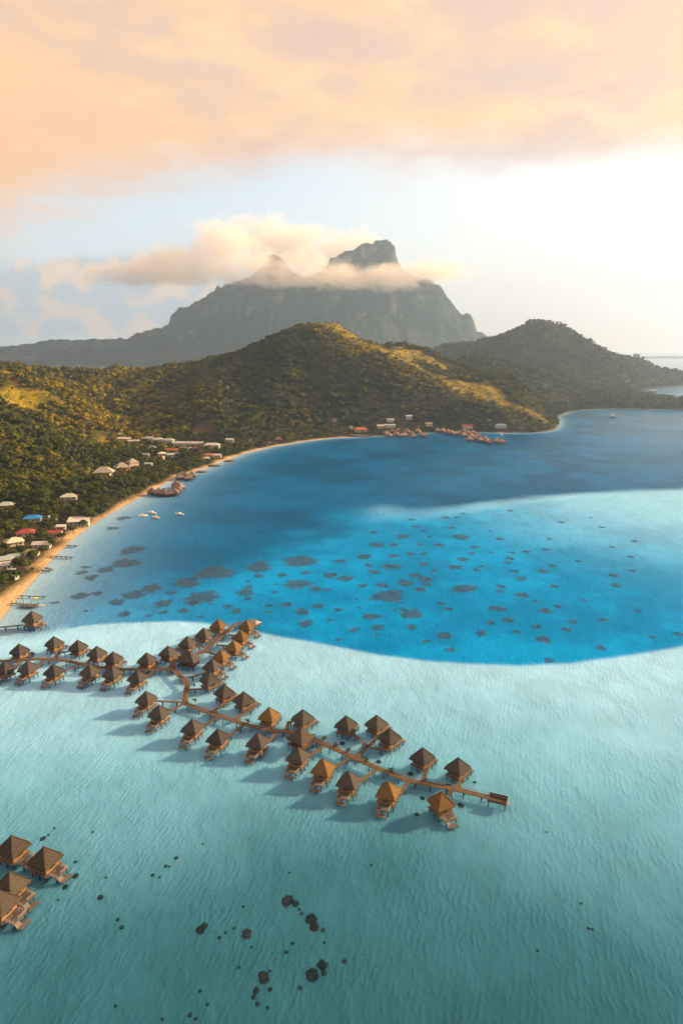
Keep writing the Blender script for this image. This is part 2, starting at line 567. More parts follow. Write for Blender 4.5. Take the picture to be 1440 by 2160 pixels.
RIDGES = [
    # (photo x, photo y, distance), slope, rounding, lower by
    ([(-420, 760, 860), (-250, 785, 880), (-100, 815, 910), (0, 842, 930), (60, 868, 945), (130, 908, 970), (200, 948, 1000), (232, 968, 1010)], 0.50, 10, 0),
    ([(-420, 690, 1150), (-250, 725, 1160), (-100, 754, 1160), (0, 773, 1150), (60, 792, 1130), (130, 838, 1110), (190, 892, 1080), (240, 943, 1060)], 0.45, 14, 4),
    ([(-420, 730, 1500), (-200, 745, 1560), (0, 757, 1600), (130, 770, 1650), (300, 768, 1650), (420, 754, 1620), (520, 728, 1580), (600, 714, 1550), (650, 701, 1520), (676, 694, 1505)], 0.46, 24, 15),
    ([(250, 768, 1650), (190, 795, 1480), (130, 826, 1330), (90, 868, 1180)], 0.62, 8, 10),
    ([(0, 760, 1600), (-40, 790, 1400), (-60, 800, 1200)], 0.55, 10, 10),
    ([(130, 770, 1650), (80, 800, 1480), (30, 815, 1300)], 0.60, 8, 10),
    ([(360, 762, 1640), (310, 795, 1480), (262, 835, 1340), (235, 885, 1200)], 0.62, 8, 10),
    ([(450, 750, 1610), (425, 785, 1480), (395, 826, 1370), (380, 885, 1250)], 0.62, 8, 10),
    ([(590, 716, 1550), (555, 755, 1460), (530, 806, 1370), (520, 872, 1260)], 0.58, 8, 10),
    ([(684, 684, 1500), (680, 745, 1430), (668, 805, 1350), (672, 872, 1250)], 0.55, 10, 6),
    ([(688, 679, 1502), (706, 680, 1497), (722, 701, 1485), (736, 724, 1470), (780, 760, 1430), (860, 795, 1390), (940, 815, 1370), (1000, 829, 1350), (1060, 852, 1320), (1110, 870, 1300), (1150, 888, 1285), (1166, 900, 1277)], 0.50, 8, 0),
    ([(690, 680, 1502), (712, 690, 1510), (745, 724, 1550), (800, 732, 1620), (830, 730, 1650), (900, 750, 1720), (950, 778, 1760), (1010, 803, 1800), (1060, 828, 1800)], 0.42, 12, 0),
    ([(860, 800, 2000), (940, 770, 2020), (1010, 744, 2050), (1080, 762, 2080), (1160, 788, 2060), (1240, 820, 2000), (1300, 842, 1900)], 0.34, 22, 8),
    ([(1010, 744, 2050), (1040, 790, 1930), (1060, 830, 1830)], 0.36, 20, 8),
    ([(940, 722, 3250), (1045, 712, 3050), (1082, 700, 2960), (1102, 682, 2920), (1120, 673, 2900), (1160, 673, 2900), (1182, 680, 2900), (1204, 704, 2930), (1230, 722, 2950), (1290, 740, 3000), (1350, 765, 3080), (1440, 782, 3150), (1560, 808, 3200)], 0.50, 10, 10),
    ([(1150, 676, 2900), (1180, 730, 2750), (1210, 775, 2600), (1260, 815, 2450)], 0.40, 25, 8),
    ([(1085, 696, 2960), (1090, 740, 2750), (1100, 775, 2500)], 0.40, 25, 8),
]
CREST_I = [i for i, r_ in enumerate(RIDGES) if r_[0][1] == (706, 680, 1497)][0]
RW = []
for pts, k, a, low in RIDGES:
    P = [at_dist(*p) for p in pts]
    RW.append(([p[:2] for p in P], [p[2] - low for p in P], k, a))
CREST = [at_dist(*p)[:2] for p in RIDGES[CREST_I][0]]
BACK = [at_dist(*p)[:2] for p in RIDGES[CREST_I + 1][0]]
SPUR = [at_dist(*p)[:2] for p in RIDGES[0][0]]
SPUR_B = [at_dist(*p)[:2] for p in RIDGES[1][0]]


def terrain_height(x, y):
    wx = x + (fbm(x, y, 90, 3, 5) - 0.5) * 40
    wy = y + (fbm(x, y, 90, 3, 9) - 0.5) * 40
    kn = 0.75 + 0.5 * fbm(x, y, 160, 3, 21)
    acc = np.zeros(x.shape)
    top = np.zeros(x.shape)
    for pts, zs, k, a in RW:
        d, z = seg_dist(x, y, pts, zs)
        dw, _ = seg_dist(wx, wy, pts)
        d = d + (dw - d) * sstep(d, 5, 60)
        v = z - k * kn * (np.sqrt(d * d + a * a) - a)
        top = np.maximum(top, v)
        acc = acc + np.exp(np.clip(v, -80, 600) / 5.0 - 30)
    # the slope between the front crest and the skyline ridge is one broad face
    for lo, hi in ((CREST_I, CREST_I + 1), (0, 1)):
        c_d, c_z = seg_dist(x, y, RW[lo][0], RW[lo][1])
        b_d, b_z = seg_dist(x, y, RW[hi][0], RW[hi][1])
        face = inside(x, y, RW[lo][0] + RW[hi][0][::-1])
        q = c_d / (c_d + b_d + 1e-6)
        fill = c_z * (1 - q) + b_z * q - 4 * np.sin(np.pi * q)
        v = np.where(face, fill, -50)
        top = np.maximum(top, v)
        acc = acc + np.exp(np.clip(v, -80, 600) / 5.0 - 30)
    r = 5.0 * (np.log(acc + np.exp(-30.0)) + 30)
    r = np.maximum(np.minimum(r, np.maximum(top, 0) + 2), 0)
    gul = np.abs(fbm(x, y, 70, 4, 33) - 0.5) * 2
    r = np.maximum(r - (1 - gul) * 7 * sstep(r, 8, 40) * sstep(top - r, -6, -1) - (fbm(x, y, 30, 3, 77) - 0.5) * 6 * sstep(r, 5, 30), 0)
    s = sdf(x, y, coast)
    base = np.where(s > 0, 0.10 * np.minimum(s, 14) + 0.02 * np.clip(s - 14, 0, 80) + 0.6 * fbm(x, y, 40, 3, 3) * sstep(s, 10, 40), s * 0.12)
    base = np.maximum(base, -4)
    tip = on_plane(1172, 905)
    dt = np.hypot(x - tip[0] + 60, y - tip[1])
    wide = sstep(dt, 110, 330)
    farside = sstep(y, 1450, 1600)
    hi = 42 + (165 - 42) * wide * (1 - farside) + 60 * farside
    r = r * sstep(s, 2 + 26 * wide * (1 - farside), hi)
    return base + r, s


GX0, GX1, GY0, GY1, GS = -1500.0, 2500.0, 120.0, 3560.0, 8.0
gx = np.arange(GX0, GX1 + 1, GS)
gy = np.arange(GY0, GY1 + 1, GS)
XX, YY = np.meshgrid(gx, gy)
ZZ, SS = terrain_height(XX, YY)


def H(x, y, arr=None):
    arr = ZZ if arr is None else arr
    fx = np.clip((np.asarray(x, float) - GX0) / GS, 0, len(gx) - 1.001)
    fy = np.clip((np.asarray(y, float) - GY0) / GS, 0, len(gy) - 1.001)
    ix, iy = fx.astype(int), fy.astype(int)
    tx, ty = fx - ix, fy - iy
    return (arr[iy, ix] * (1 - tx) + arr[iy, ix + 1] * tx) * (1 - ty) + (arr[iy + 1, ix] * (1 - tx) + arr[iy + 1, ix + 1] * tx) * ty


def on_land(px, py):
    """first meeting of a sight line with the ground"""
    r = ray(px, py)
    D = np.arange(250, 3500, 2.0)
    x, y, z = r[0] / r[1] * D, D, CAM_H + r[2] / r[1] * D
    h = np.maximum(H(x, y), 0)
    k = int(np.argmax(z <= h)) if (z <= h).any() else len(D) - 1
    return np.array((x[k], y[k], h[k]))


def beach_width(y):
    return np.interp(y, [300, 380, 430, 480, 600, 900, 1200, 1500], [13, 11, 8, 6, 5, 5, 3, 2.5])


def beach_edge(x, y):
    return beach_width(y) * (0.15 + 1.7 * fbm(x, y, 22, 3, 55))


def grass_mask(x, y):
    n = fbm(x, y, 45, 3, 51)
    d1, _ = seg_dist(x, y, CREST)
    d2, _ = seg_dist(x, y, BACK)
    d3, _ = seg_dist(x, y, SPUR)
    # right of the front crest, up to the skyline ridge
    poly = CREST[2:10] + BACK[1:6][::-1]
    ins = sdf(x, y, poly)
    g = sstep(d1 + (n - 0.5) * 16, 26, 9) * sstep(y, 1275, 1320)
    g = np.maximum(g, sstep(ins, -8, 10) * sstep(n + 0.2 * sstep(d1, 110, 30), 0.34, 0.58) * sstep(d1, 300, 120))
    ins2 = sdf(x, y, SPUR + SPUR_B[::-1])
    g = np.maximum(g, sstep(ins2, -6, 8) * sstep(n + 0.35 * sstep(d3, 60, 15), 0.36, 0.60))
    pk = np.hypot(x - CREST[0][0] - 8, y - CREST[0][1])
    g = np.maximum(g, sstep(pk, 44, 24))
    return np.clip(g, 0, 1)


def build_terrain():
    s = SS
    xf, yf, zf = XX.ravel(), YY.ravel(), ZZ.ravel()
    bwid = beach_edge(XX, YY)
    sand = sstep(s, bwid + 3, bwid - 2) * (sstep(XX, 640, 560) if False else 1.0)
    # the far shore right of the point is mostly wooded to the water
    wooded = (XX > 40) & (YY > 1090)
    sand = np.where(wooded, sand * 0.12 * (s < 3), sand)
    rp = on_land(424, 906)
    red = sstep(np.abs(xf - rp[0]) + 14 * fbm(xf, yf, 15, 2, 8), 30, 18) * sstep(np.abs(yf - rp[1]) + 14 * fbm(xf, yf, 15, 2, 9), 26, 14)
    rnd = np.stack([sand.ravel(), grass_mask(xf, yf), red], 1)
    m, t, out = mat('terrain_ground')
    p = t.n('ShaderNodeBsdfPrincipled', Roughness=0.95)
    p.inputs['Specular IOR Level'].default_value = 0.05
    a = t.n('ShaderNodeAttribute', _attribute_name='cover')
    sp = t.n('ShaderNodeSeparateColor')
    t.l(a.outputs['Color'], sp.inputs[0])
    tc = t.n('ShaderNodeTexCoord')
    ob = tc.outputs['Object']
    n1 = t.noise(ob, 0.05, 6, 0.65)
    n2 = t.noise(ob, 0.35, 4, 0.6)
    soil = t.mix(t.ss(n1, 0.35, 0.65), (0.030, 0.032, 0.014), (0.062, 0.056, 0.022))
    grass = t.mix(t.ss(n2, 0.3, 0.7), (0.15, 0.115, 0.010), (0.31, 0.22, 0.014))
    grass = t.mix(t.ss(n1, 0.42, 0.62, 0, 0.8), grass, (0.085, 0.085, 0.016))
    sandc = t.mix(t.ss(n2, 0.3, 0.7), (0.42, 0.27, 0.14), (0.55, 0.39, 0.23))
    col = t.mix(sp.outputs[1], soil, grass)
    col = t.mix(sp.outputs[2], col, t.mix(n2, (0.07, 0.05, 0.02), (0.13, 0.06, 0.03)))
    col = t.mix(sp.outputs[0], col, sandc)
    t.l(col, p.inputs['Base Color'])
    b = t.n('ShaderNodeBump', Strength=0.6, Distance=1.5)
    t.l(n2, b.inputs['Height'])
    t.l(b.outputs[0], p.inputs['Normal'])
    t.l(p.outputs[0], out.inputs['Surface'])
    me = np_mesh('terrain', np.stack([xf, yf, zf], 1), grid_faces(len(gy), len(gx)), [m], {'cover': ('POINT', rnd)}, smooth=True)
    tag(link('terrain', me), 'green forested hills falling to a sandy bay', None, None, 'structure')


build_terrain()

# ------------------------------------------------------------------ the lagoon and the sea
CYAN_PX = [(745, 1090), (770, 1080), (810, 1075), (870, 1080), (930, 1070), (1000, 1060), (1100, 1049), (1200, 1041), (1440, 1029), (2000, 1008),
           (2000, 1500), (1440, 1560), (1100, 1580), (800, 1560), (545, 1480), (380, 1440), (250, 1440), (150, 1400), (110, 1330), (150, 1300), (250, 1262), (380, 1230), (520, 1180), (650, 1130)]
BASIN_PX = [(60, 1345), (110, 1330), (180, 1318), (250, 1313), (320, 1311), (380, 1310), (430, 1313), (480, 1321), (545, 1332), (620, 1346), (720, 1364), (800, 1380), (900, 1392),
            (1000, 1399), (1100, 1402), (1200, 1397), (1300, 1385), (1440, 1361), (1700, 1300), (2600, 1150)]
cyan_w = [on_plane(*p)[:2] for p in CYAN_PX]
bank_w = [on_plane(*p)[:2] for p in BASIN_PX]
bank_poly = bank_w + [np.array((3000, -500)), np.array((-1500, -500)), np.array((-1500, 300))]


def lin(r, g, b):
    f = lambda c: ((c / 255 + 0.055) / 1.055) ** 2.4 if c > 10 else c / 255 / 12.92
    return np.array((f(r), f(g), f(b)))


WATER_LIGHT = np.array((1.82, 1.32, 0.83))     # how bright a white level surface comes out here


def water_colour(x, y):
    n1 = fbm(x, y, 60, 4, 11) - 0.5
    n2 = fbm(x, y, 14, 3, 12) - 0.5
    d = np.sqrt(x * x + y * y)
    deep = lin(0, 72, 98)
    deep2 = lin(0, 90, 122)
    col = deep + (deep2 - deep) * sstep(n1, -0.25, 0.25)[..., None]
    # turquoise shelf
    sc_ = sdf(x, y, cyan_w)
    wl = np.interp(x, [-350, -120, 40, 120], [26, 60, 55, 18])
    f = sstep(sc_ + n1 * wl * 0.9, -wl * 0.55, wl)
    tq = lin(0, 122, 158)
    tq2 = lin(0, 144, 184)
    c2 = tq + (tq2 - tq) * sstep(n1 + n2 * 0.5, -0.25, 0.25)[..., None]
    # the shelf shoals at its upper rim and to the right
    rim = sstep(y + n1 * 40, 560, 690) * sstep(sc_, 70, 8) * sstep(x, 0, 40)
    shoal = np.maximum(rim * 0.85, sstep(x + n1 * 70 + (y - 450) * 0.42, 110, 430) * (0.35 + 0.5 * sstep(y, 380, 560)))
    c2 = c2 + (lin(160, 206, 210) - c2) * shoal[..., None]
    col = col + (c2 - col) * f[..., None]
    # pale shallows along the beach
    s = -sdf(x, y, coast)
    bw = np.interp(y, [300, 420, 560, 700, 900, 1100, 1400], [34, 30, 26, 20, 12, 8, 6])
    sh = np.exp(-np.clip(s + n2 * 8, 0, 1e9) / bw) * (y < 1800)
    mid = np.exp(-np.clip(s + n1 * 18, 0, 1e9) / (bw * 2.4))
    col = col + (lin(0, 110, 145) - col) * (np.clip(mid, 0, 1) * 0.8 * (1 - f) * (y < 1500))[..., None]
    paleb = lin(168, 186, 180)
    col = col + (paleb - col) * np.clip(sh * 1.05, 0, 1)[..., None]
    # the wide sand flat under the bungalows
    sb = sdf(x, y, bank_poly)
    fb = sstep(sb + n2 * 1.2, -1.0, 3.0)
    fb = np.where(x < -150, sstep(sb + n2 * 3, -9.0, 10.0), fb)
    rip = fbm(x * 0.85 - y * 0.5, (y * 0.85 + x * 0.5) * 0.22, 3.2, 3, 14) - 0.5
    near = np.interp(d, [60, 110, 150, 190, 240, 300, 380], [0, .10, .26, .47, .72, .90, 1.0])  # darker toward the camera: lens vignette and weaker sky reflection put into the tone
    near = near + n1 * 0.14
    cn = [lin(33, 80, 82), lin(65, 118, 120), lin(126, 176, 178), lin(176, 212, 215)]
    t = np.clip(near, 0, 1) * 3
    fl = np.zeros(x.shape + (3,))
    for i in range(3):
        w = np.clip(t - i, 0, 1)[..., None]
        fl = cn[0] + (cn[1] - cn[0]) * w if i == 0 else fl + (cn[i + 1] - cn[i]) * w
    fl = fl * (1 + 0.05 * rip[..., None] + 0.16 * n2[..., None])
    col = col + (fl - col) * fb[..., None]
    return np.clip(col, 0.001, 1) * (1 + 0.10 * n2[..., None] + 0.10 * (rip * (1 - fb) * sstep(x, -60, 160))[..., None]) * (1 / WATER_LIGHT)


def water_material(name, attr='tone', base=None, alpha=None, rough=0.12, amax=0.54, nf=(2.0, 0.28, 0.95)):
    m, t, out = mat(name)
    p = t.n('ShaderNodeSubsurfaceScattering', _falloff='RANDOM_WALK', Scale=1.0)
    p.inputs['Radius'].default_value = (6.0, 11.0, 12.0)
    gl = t.n('ShaderNodeBsdfGlossy', Roughness=rough)
    g = t.n('ShaderNodeNewGeometry')
    pos = g.outputs['Position']
    if base is None:
        a = t.n('ShaderNodeAttribute', _attribute_name=attr)
        t.l(a.outputs['Color'], p.inputs['Color'])
    else:
        nn = t.noise(pos, 0.25, 4, 0.65)
        t.l(t.mix(t.ss(nn, 0.35, 0.65), base[0], base[1]), p.inputs['Color'])
    # wind ripples: two trains, crests run away to the upper left
    wv = t.n('ShaderNodeTexWave', _wave_type='BANDS', _bands_direction='X', _wave_profile='SIN')
    wv.inputs['Scale'].default_value = 0.175
    wv.inputs['Distortion'].default_value = 8.0
    wv.inputs['Detail'].default_value = 3.0
    wv.inputs['Detail Scale'].default_value = 1.5
    wv.inputs['Detail Roughness'].default_value = 0.6
    t.l(t.mapping(pos, scale=(1, 0.8, 1), rot=(0, 0, R(20))), wv.inputs['Vector'])
    gust = t.noise(pos, 0.035, 3, 0.6)
    brk = t.noise(t.mapping(pos, scale=(0.34, 0.15, 0.3), rot=(0, 0, R(28))), 1.0, 3, 0.55, 0.6)
    w1 = t.m('ADD', t.m('MULTIPLY', t.m('MULTIPLY', wv.outputs['Fac'], t.ss(brk, 0.35, 0.62)), t.ss(gust, 0.35, 0.65, 0.12, 0.50)), t.m('MULTIPLY', brk, 0.6))
    w2 = t.noise(t.mapping(pos, scale=(0.11, 0.055, 0.1), rot=(0, 0, R(16))), 1.0, 3, 0.55, 0.4)
    w3 = t.noise(t.mapping(pos, scale=(0.9, 0.5, 1)), 1.0, 2, 0.5, 0.2)
    hgt = t.m('ADD', t.m('MULTIPLY', w1, 0.55), t.m('ADD', t.m('MULTIPLY', w2, 1.1), t.m('MULTIPLY', w3, 0.12)))
    b = t.n('ShaderNodeBump', Strength=1.0, Distance=0.5)
    t.l(hgt, b.inputs['Height'])
    t.l(b.outputs[0], gl.inputs['Normal'])
    b2 = t.n('ShaderNodeBump', Strength=0.9, Distance=0.45)
    t.l(hgt, b2.inputs['Height'])
    t.l(b2.outputs[0], p.inputs['Normal'])
    # reflection grows steeply towards the horizon
    vd = t.n('ShaderNodeVectorMath', _operation='DOT_PRODUCT')
    t.l(g.outputs['Incoming'], vd.inputs[0])
    t.l(b2.outputs[0], vd.inputs[1])
    fr = t.m('POWER', t.m('SUBTRACT', 1.0, vd.outputs['Value'], clamp=True), 14.0)
    ms = t.n('ShaderNodeMixShader')
    t.l(t.m('MULTIPLY_ADD', fr, 1.3, 0.002, clamp=True), ms.inputs[0])
    t.l(p.outputs[0], ms.inputs[1]); t.l(gl.outputs[0], ms.inputs[2])
    s = ms.outputs[0]
    df = t.n('ShaderNodeBsdfDiffuse')
    b3 = t.n('ShaderNodeBump', Strength=1.0, Distance=1.3)
    t.l(hgt, b3.inputs['Height'])
    t.l(b3.outputs[0], df.inputs['Normal'])
    if p.inputs['Color'].is_linked:
        t.l(p.inputs['Color'].links[0].from_socket, df.inputs['Color'])
    m2 = t.n('ShaderNodeMixShader')
    m2.inputs[0].default_value = 0.20
    t.l(p.outputs[0], m2.inputs[1]); t.l(df.outputs[0], m2.inputs[2])
    t.l(m2.outputs[0], ms.inputs[1])
    if alpha:
        a = t.n('ShaderNodeAttribute', _attribute_name=alpha)
        tr = t.n('ShaderNodeBsdfTransparent')
        mx = t.n('ShaderNodeMixShader')
        nz = t.noise(pos, 0.32, 5, 0.68, 0.4)
        fac = t.ss(t.m('ADD', a.outputs['Fac'], t.m('MULTIPLY', t.m('SUBTRACT', nz, 0.5), nf[0])), nf[1], nf[2], 0, amax)
        t.l(fac, mx.inputs[0]); t.l(tr.outputs[0], mx.inputs[1]); t.l(s, mx.inputs[2])
        s = mx.outputs[0]
    t.l(s, out.inputs['Surface'])
    return m


def build_water():
    a0 = np.linspace(R(-36), R(36), 420)
    a1 = np.linspace(R(36), R(324), 60)[1:]
    ang = np.concatenate([a0, a1])
    rad = np.concatenate([[0.01, 12], 40 * np.exp(np.linspace(0, math.log(3200 / 40), 620)), 3200 * np.exp(np.linspace(0, math.log(17000 / 3200), 40))[1:]])
    A, Rr = np.meshgrid(ang, rad)
    x, y = np.sin(A) * Rr, np.cos(A) * Rr
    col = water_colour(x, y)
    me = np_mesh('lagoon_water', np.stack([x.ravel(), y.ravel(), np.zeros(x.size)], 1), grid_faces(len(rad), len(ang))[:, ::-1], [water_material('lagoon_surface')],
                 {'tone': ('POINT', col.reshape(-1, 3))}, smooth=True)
    tag(link('lagoon_water', me), 'turquoise lagoon with a pale sand flat and a deep blue basin', None, None, 'structure')


build_water()

# ------------------------------------------------------------------ the great mountain
SKYLINE = [(-320, 738), (-100, 735), (0, 733), (50, 727), (75, 722), (105, 717), (140, 717), (190, 716), (230, 716), (272, 712), (295, 703), (318, 696), (340, 691), (356, 681), (360, 664), (368, 655),
           (400, 641), (425, 628), (448, 612), (470, 602), (498, 594), (530, 581), (545, 571), (556, 558), (566, 542), (575, 533), (588, 538), (600, 556), (616, 574), (640, 583), (665, 574), (688, 562),
           (696, 545), (715, 534), (745, 525), (765, 516), (785, 512), (800, 505), (814, 502), (826, 508), (833, 522), (836, 545), (848, 566), (870, 583), (900, 592), (922, 599), (932, 606), (940, 622),
           (955, 640), (968, 656), (976, 664), (984, 660), (993, 664), (999, 678), (1005, 698), (1030, 708), (1060, 713), (1120, 722), (1200, 735)]


FAR = 1.55


def build_mountain():
    D0 = 4250.0 * FAR
    pxs = np.arange(-320, 1200, 2.5)
    crest_py = np.interp(pxs, [p[0] for p in SKYLINE], [p[1] for p in SKYLINE])
    j = np.interp(pxs, [-320, 200, 340, 900, 1010, 1200], [0.5, 0.8, 1.5, 1.6, 0.8, 0.6])
    crest_py = crest_py + (fbm(pxs, pxs * 0, 9, 4, 61) - 0.5) * 9 * j
    cz = CAM_H + D0 * ((1080 - crest_py) / 1440 * CP - SP) / (CP + (1080 - crest_py) / 1440 * SP)
    # horizontal direction slope of each column
    fs = np.concatenate([np.linspace(0.74, 0.93, 26), np.linspace(0.9325, 1.01, 50), np.linspace(1.02, 1.30, 16)])
    P, F = np.meshgrid(pxs, fs)
    CZ = np.broadcast_to(cz, P.shape)
    smooth_c = np.convolve(cz, np.ones(41) / 41, mode='same')
    SC = np.broadcast_to(np.minimum(cz, np.maximum(smooth_c, 20)), P.shape)
    vv = (1080 - np.broadcast_to(crest_py, P.shape)) / 1440
    rx, ry = (P - 720) / 1440, CP + vv * SP
    Dd = D0 * F
    X = rx / ry * Dd
    # foot line of the cliffs varies along the face
    cl = fbm(P, P * 0, 60, 4, 71)
    cliff = 0.965 - 0.02 * cl
    u = np.clip((F - 0.76) / (cliff - 0.76), 0, 1)
    talus = 0.42 * SC * (u ** 1.35) * (0.82 + 0.36 * fbm(X / FAR, Dd / FAR, 260, 4, 72))
    g = np.clip((F - cliff) / (1.0 - cliff), 0, 1)
    steps = g + 0.05 * np.sin(g * 19 + 6 * fbm(P, F * 60, 22, 3, 73))
    face = talus * (1 - steps) + CZ * np.clip(steps, 0, 1) ** 0.8
    back = CZ * np.clip(1 - (F - 1.0) / 0.2, 0.0, 1) ** 1.2
    Z = np.where(F <= 1.0, np.where(F < cliff, talus, face), back)
    gul = np.abs(fbm(X / FAR, Dd * 0.35 / FAR, 130, 5, 75) - 0.5) * 2
    amp = 34 * FAR * np.clip(CZ / 900, 0.05, 1)
    edge = sstep(np.abs(F - 1.0), 0.0, 0.02)
    Z = Z - (1 - gul) ** 2 * amp * edge * 1.6 + (fbm(X / FAR, Dd / FAR, 45, 4, 76) - 0.5) * amp * 0.9 * edge
    Z = np.where(F < 0.76, -5, Z)
    Z = np.maximum(Z, -5)
    m, t, out = mat('mountain_rock_and_scrub')
    p = t.n('ShaderNodeBsdfPrincipled', Roughness=0.95)
    p.inputs['Specular IOR Level'].default_value = 0.05
    ge = t.n('ShaderNodeNewGeometry')
    pos = ge.outputs['Position']
    n1 = t.noise(t.mapping(pos, scale=(1, 1, 0.45)), 0.012 / FAR, 7, 0.65, 0.4)
    n2 = t.noise(pos, 0.05 / FAR, 5, 0.65)
    nx, ny, nz = t.sep(ge.outputs['Normal'])
    rockf = t.m('MULTIPLY', t.ss(nz, 0.62, 0.30), t.ss(n1, 0.50, 0.66))
    veg = t.mix(t.ss(n2, 0.35, 0.65), (0.012, 0.019, 0.018), (0.040, 0.048, 0.036))
    rock = t.mix(t.ss(n2, 0.35, 0.65), (0.08, 0.085, 0.085), (0.20, 0.20, 0.195))
    t.l(t.mix(rockf, veg, rock), p.inputs['Base Color'])
    b = t.n('ShaderNodeBump', Strength=0.6, Distance=9.0)
    t.l(t.noise(pos, 0.06, 5, 0.7), b.inputs['Height'])
    t.l(b.outputs[0], p.inputs['Normal'])
    t.l(p.outputs[0], out.inputs['Surface'])
    me = np_mesh('mountain', np.stack([X.ravel(), Dd.ravel(), Z.ravel()], 1), grid_faces(len(fs), len(pxs)), [m], None, smooth=True)
    tag(link('mountain', me), 'steep blue-grey mountain with cliffs and twin summits', None, None, 'structure')
    # low ridge beyond it on the left, and the reef islet line far right
    pts = [(-300, 722), (0, 730), (120, 727), (190, 718), (235, 714), (275, 718), (340, 726)]
    xs = np.linspace(-300, 340, 90)
    py = np.interp(xs, [q[0] for q in pts], [q[1] for q in pts]) + (fbm(xs, xs * 0, 14, 3, 81) - 0.5) * 3
    rows = []
    for D, s in ((7700, 0.0), (7950, 0.6), (8200, 1.0), (8900, 0.0)):
        for a, b_ in zip(xs, py):
            q = at_dist(a, b_, 8200)
            rows.append((q[0] * D / 8200, D, max(q[2], 5) * s - (2 if s == 0 else 0)))
    me = np_mesh('hills', rows, grid_faces(4, len(xs)), [m], None, smooth=True)
    tag(link('hills', me), 'low hazy ridge behind the left foot of the mountain', None, None, 'structure')


build_mountain()

# ------------------------------------------------------------------ vegetation
rng = np.random.default_rng(7)
random.seed(11)


def crown_geometry(pos, rad, nblob, nq, seed, leaf=0.42, flat=0.8):
    """leaf clumps scattered through lumpy crowns. pos (T,3) is the crown centre."""
    g = np.random.default_rng(seed)
    T = len(pos)
    # blobs
    bo = g.normal(size=(T, nblob, 3))
    bo /= np.linalg.norm(bo, axis=2, keepdims=True)
    bo *= (0.35 + 0.3 * g.random((T, nblob, 1)))
    bo[:, :, 2] *= 0.55
    bo[:, 0] *= 0.2
    br = 0.45 + 0.22 * g.random((T, nblob))
    q = g.normal(size=(T, nblob, nq, 3))
    q /= np.linalg.norm(q, axis=3, keepdims=True)
    q[..., 2] = np.where(q[..., 2] < -0.35, -q[..., 2], q[..., 2])
    rr = (0.72 + 0.32 * g.random((T, nblob, nq, 1)))
    c = bo[:, :, None] + q * br[:, :, None, None] * rr
    c[..., 2] *= flat
    c = pos[:, None, None] + c * rad[:, None, None, None]
    nrm = q + 0.30 * g.normal(size=q.shape)
    nrm[..., 2] += 0.1
    nrm /= np.linalg.norm(nrm, axis=3, keepdims=True)
    h = np.where(np.abs(nrm[..., 2:3]) < 0.9, np.array((0, 0, 1.0)), np.array((1.0, 0, 0)))
    s = np.cross(nrm, h)
    s /= np.linalg.norm(s, axis=3, keepdims=True)
    u = np.cross(nrm, s)
    a = g.random(q.shape[:3] + (1,)) * 6.28
    s, u = s * np.cos(a) + u * np.sin(a), u * np.cos(a) - s * np.sin(a)
    sz = rad[:, None, None, None] * leaf * (0.55 + 0.6 * g.random(q.shape[:3] + (1,)))
    s, u = s * sz, u * sz * 0.72
    V = np.stack([c - s, c - u * 0.9 + s * 0.1, c + s, c + u], 3).reshape(-1, 3)
    n = T * nblob * nq
    Fc = np.arange(n * 4).reshape(n, 4)
    leafv = g.random(n)
    return V, Fc, leafv


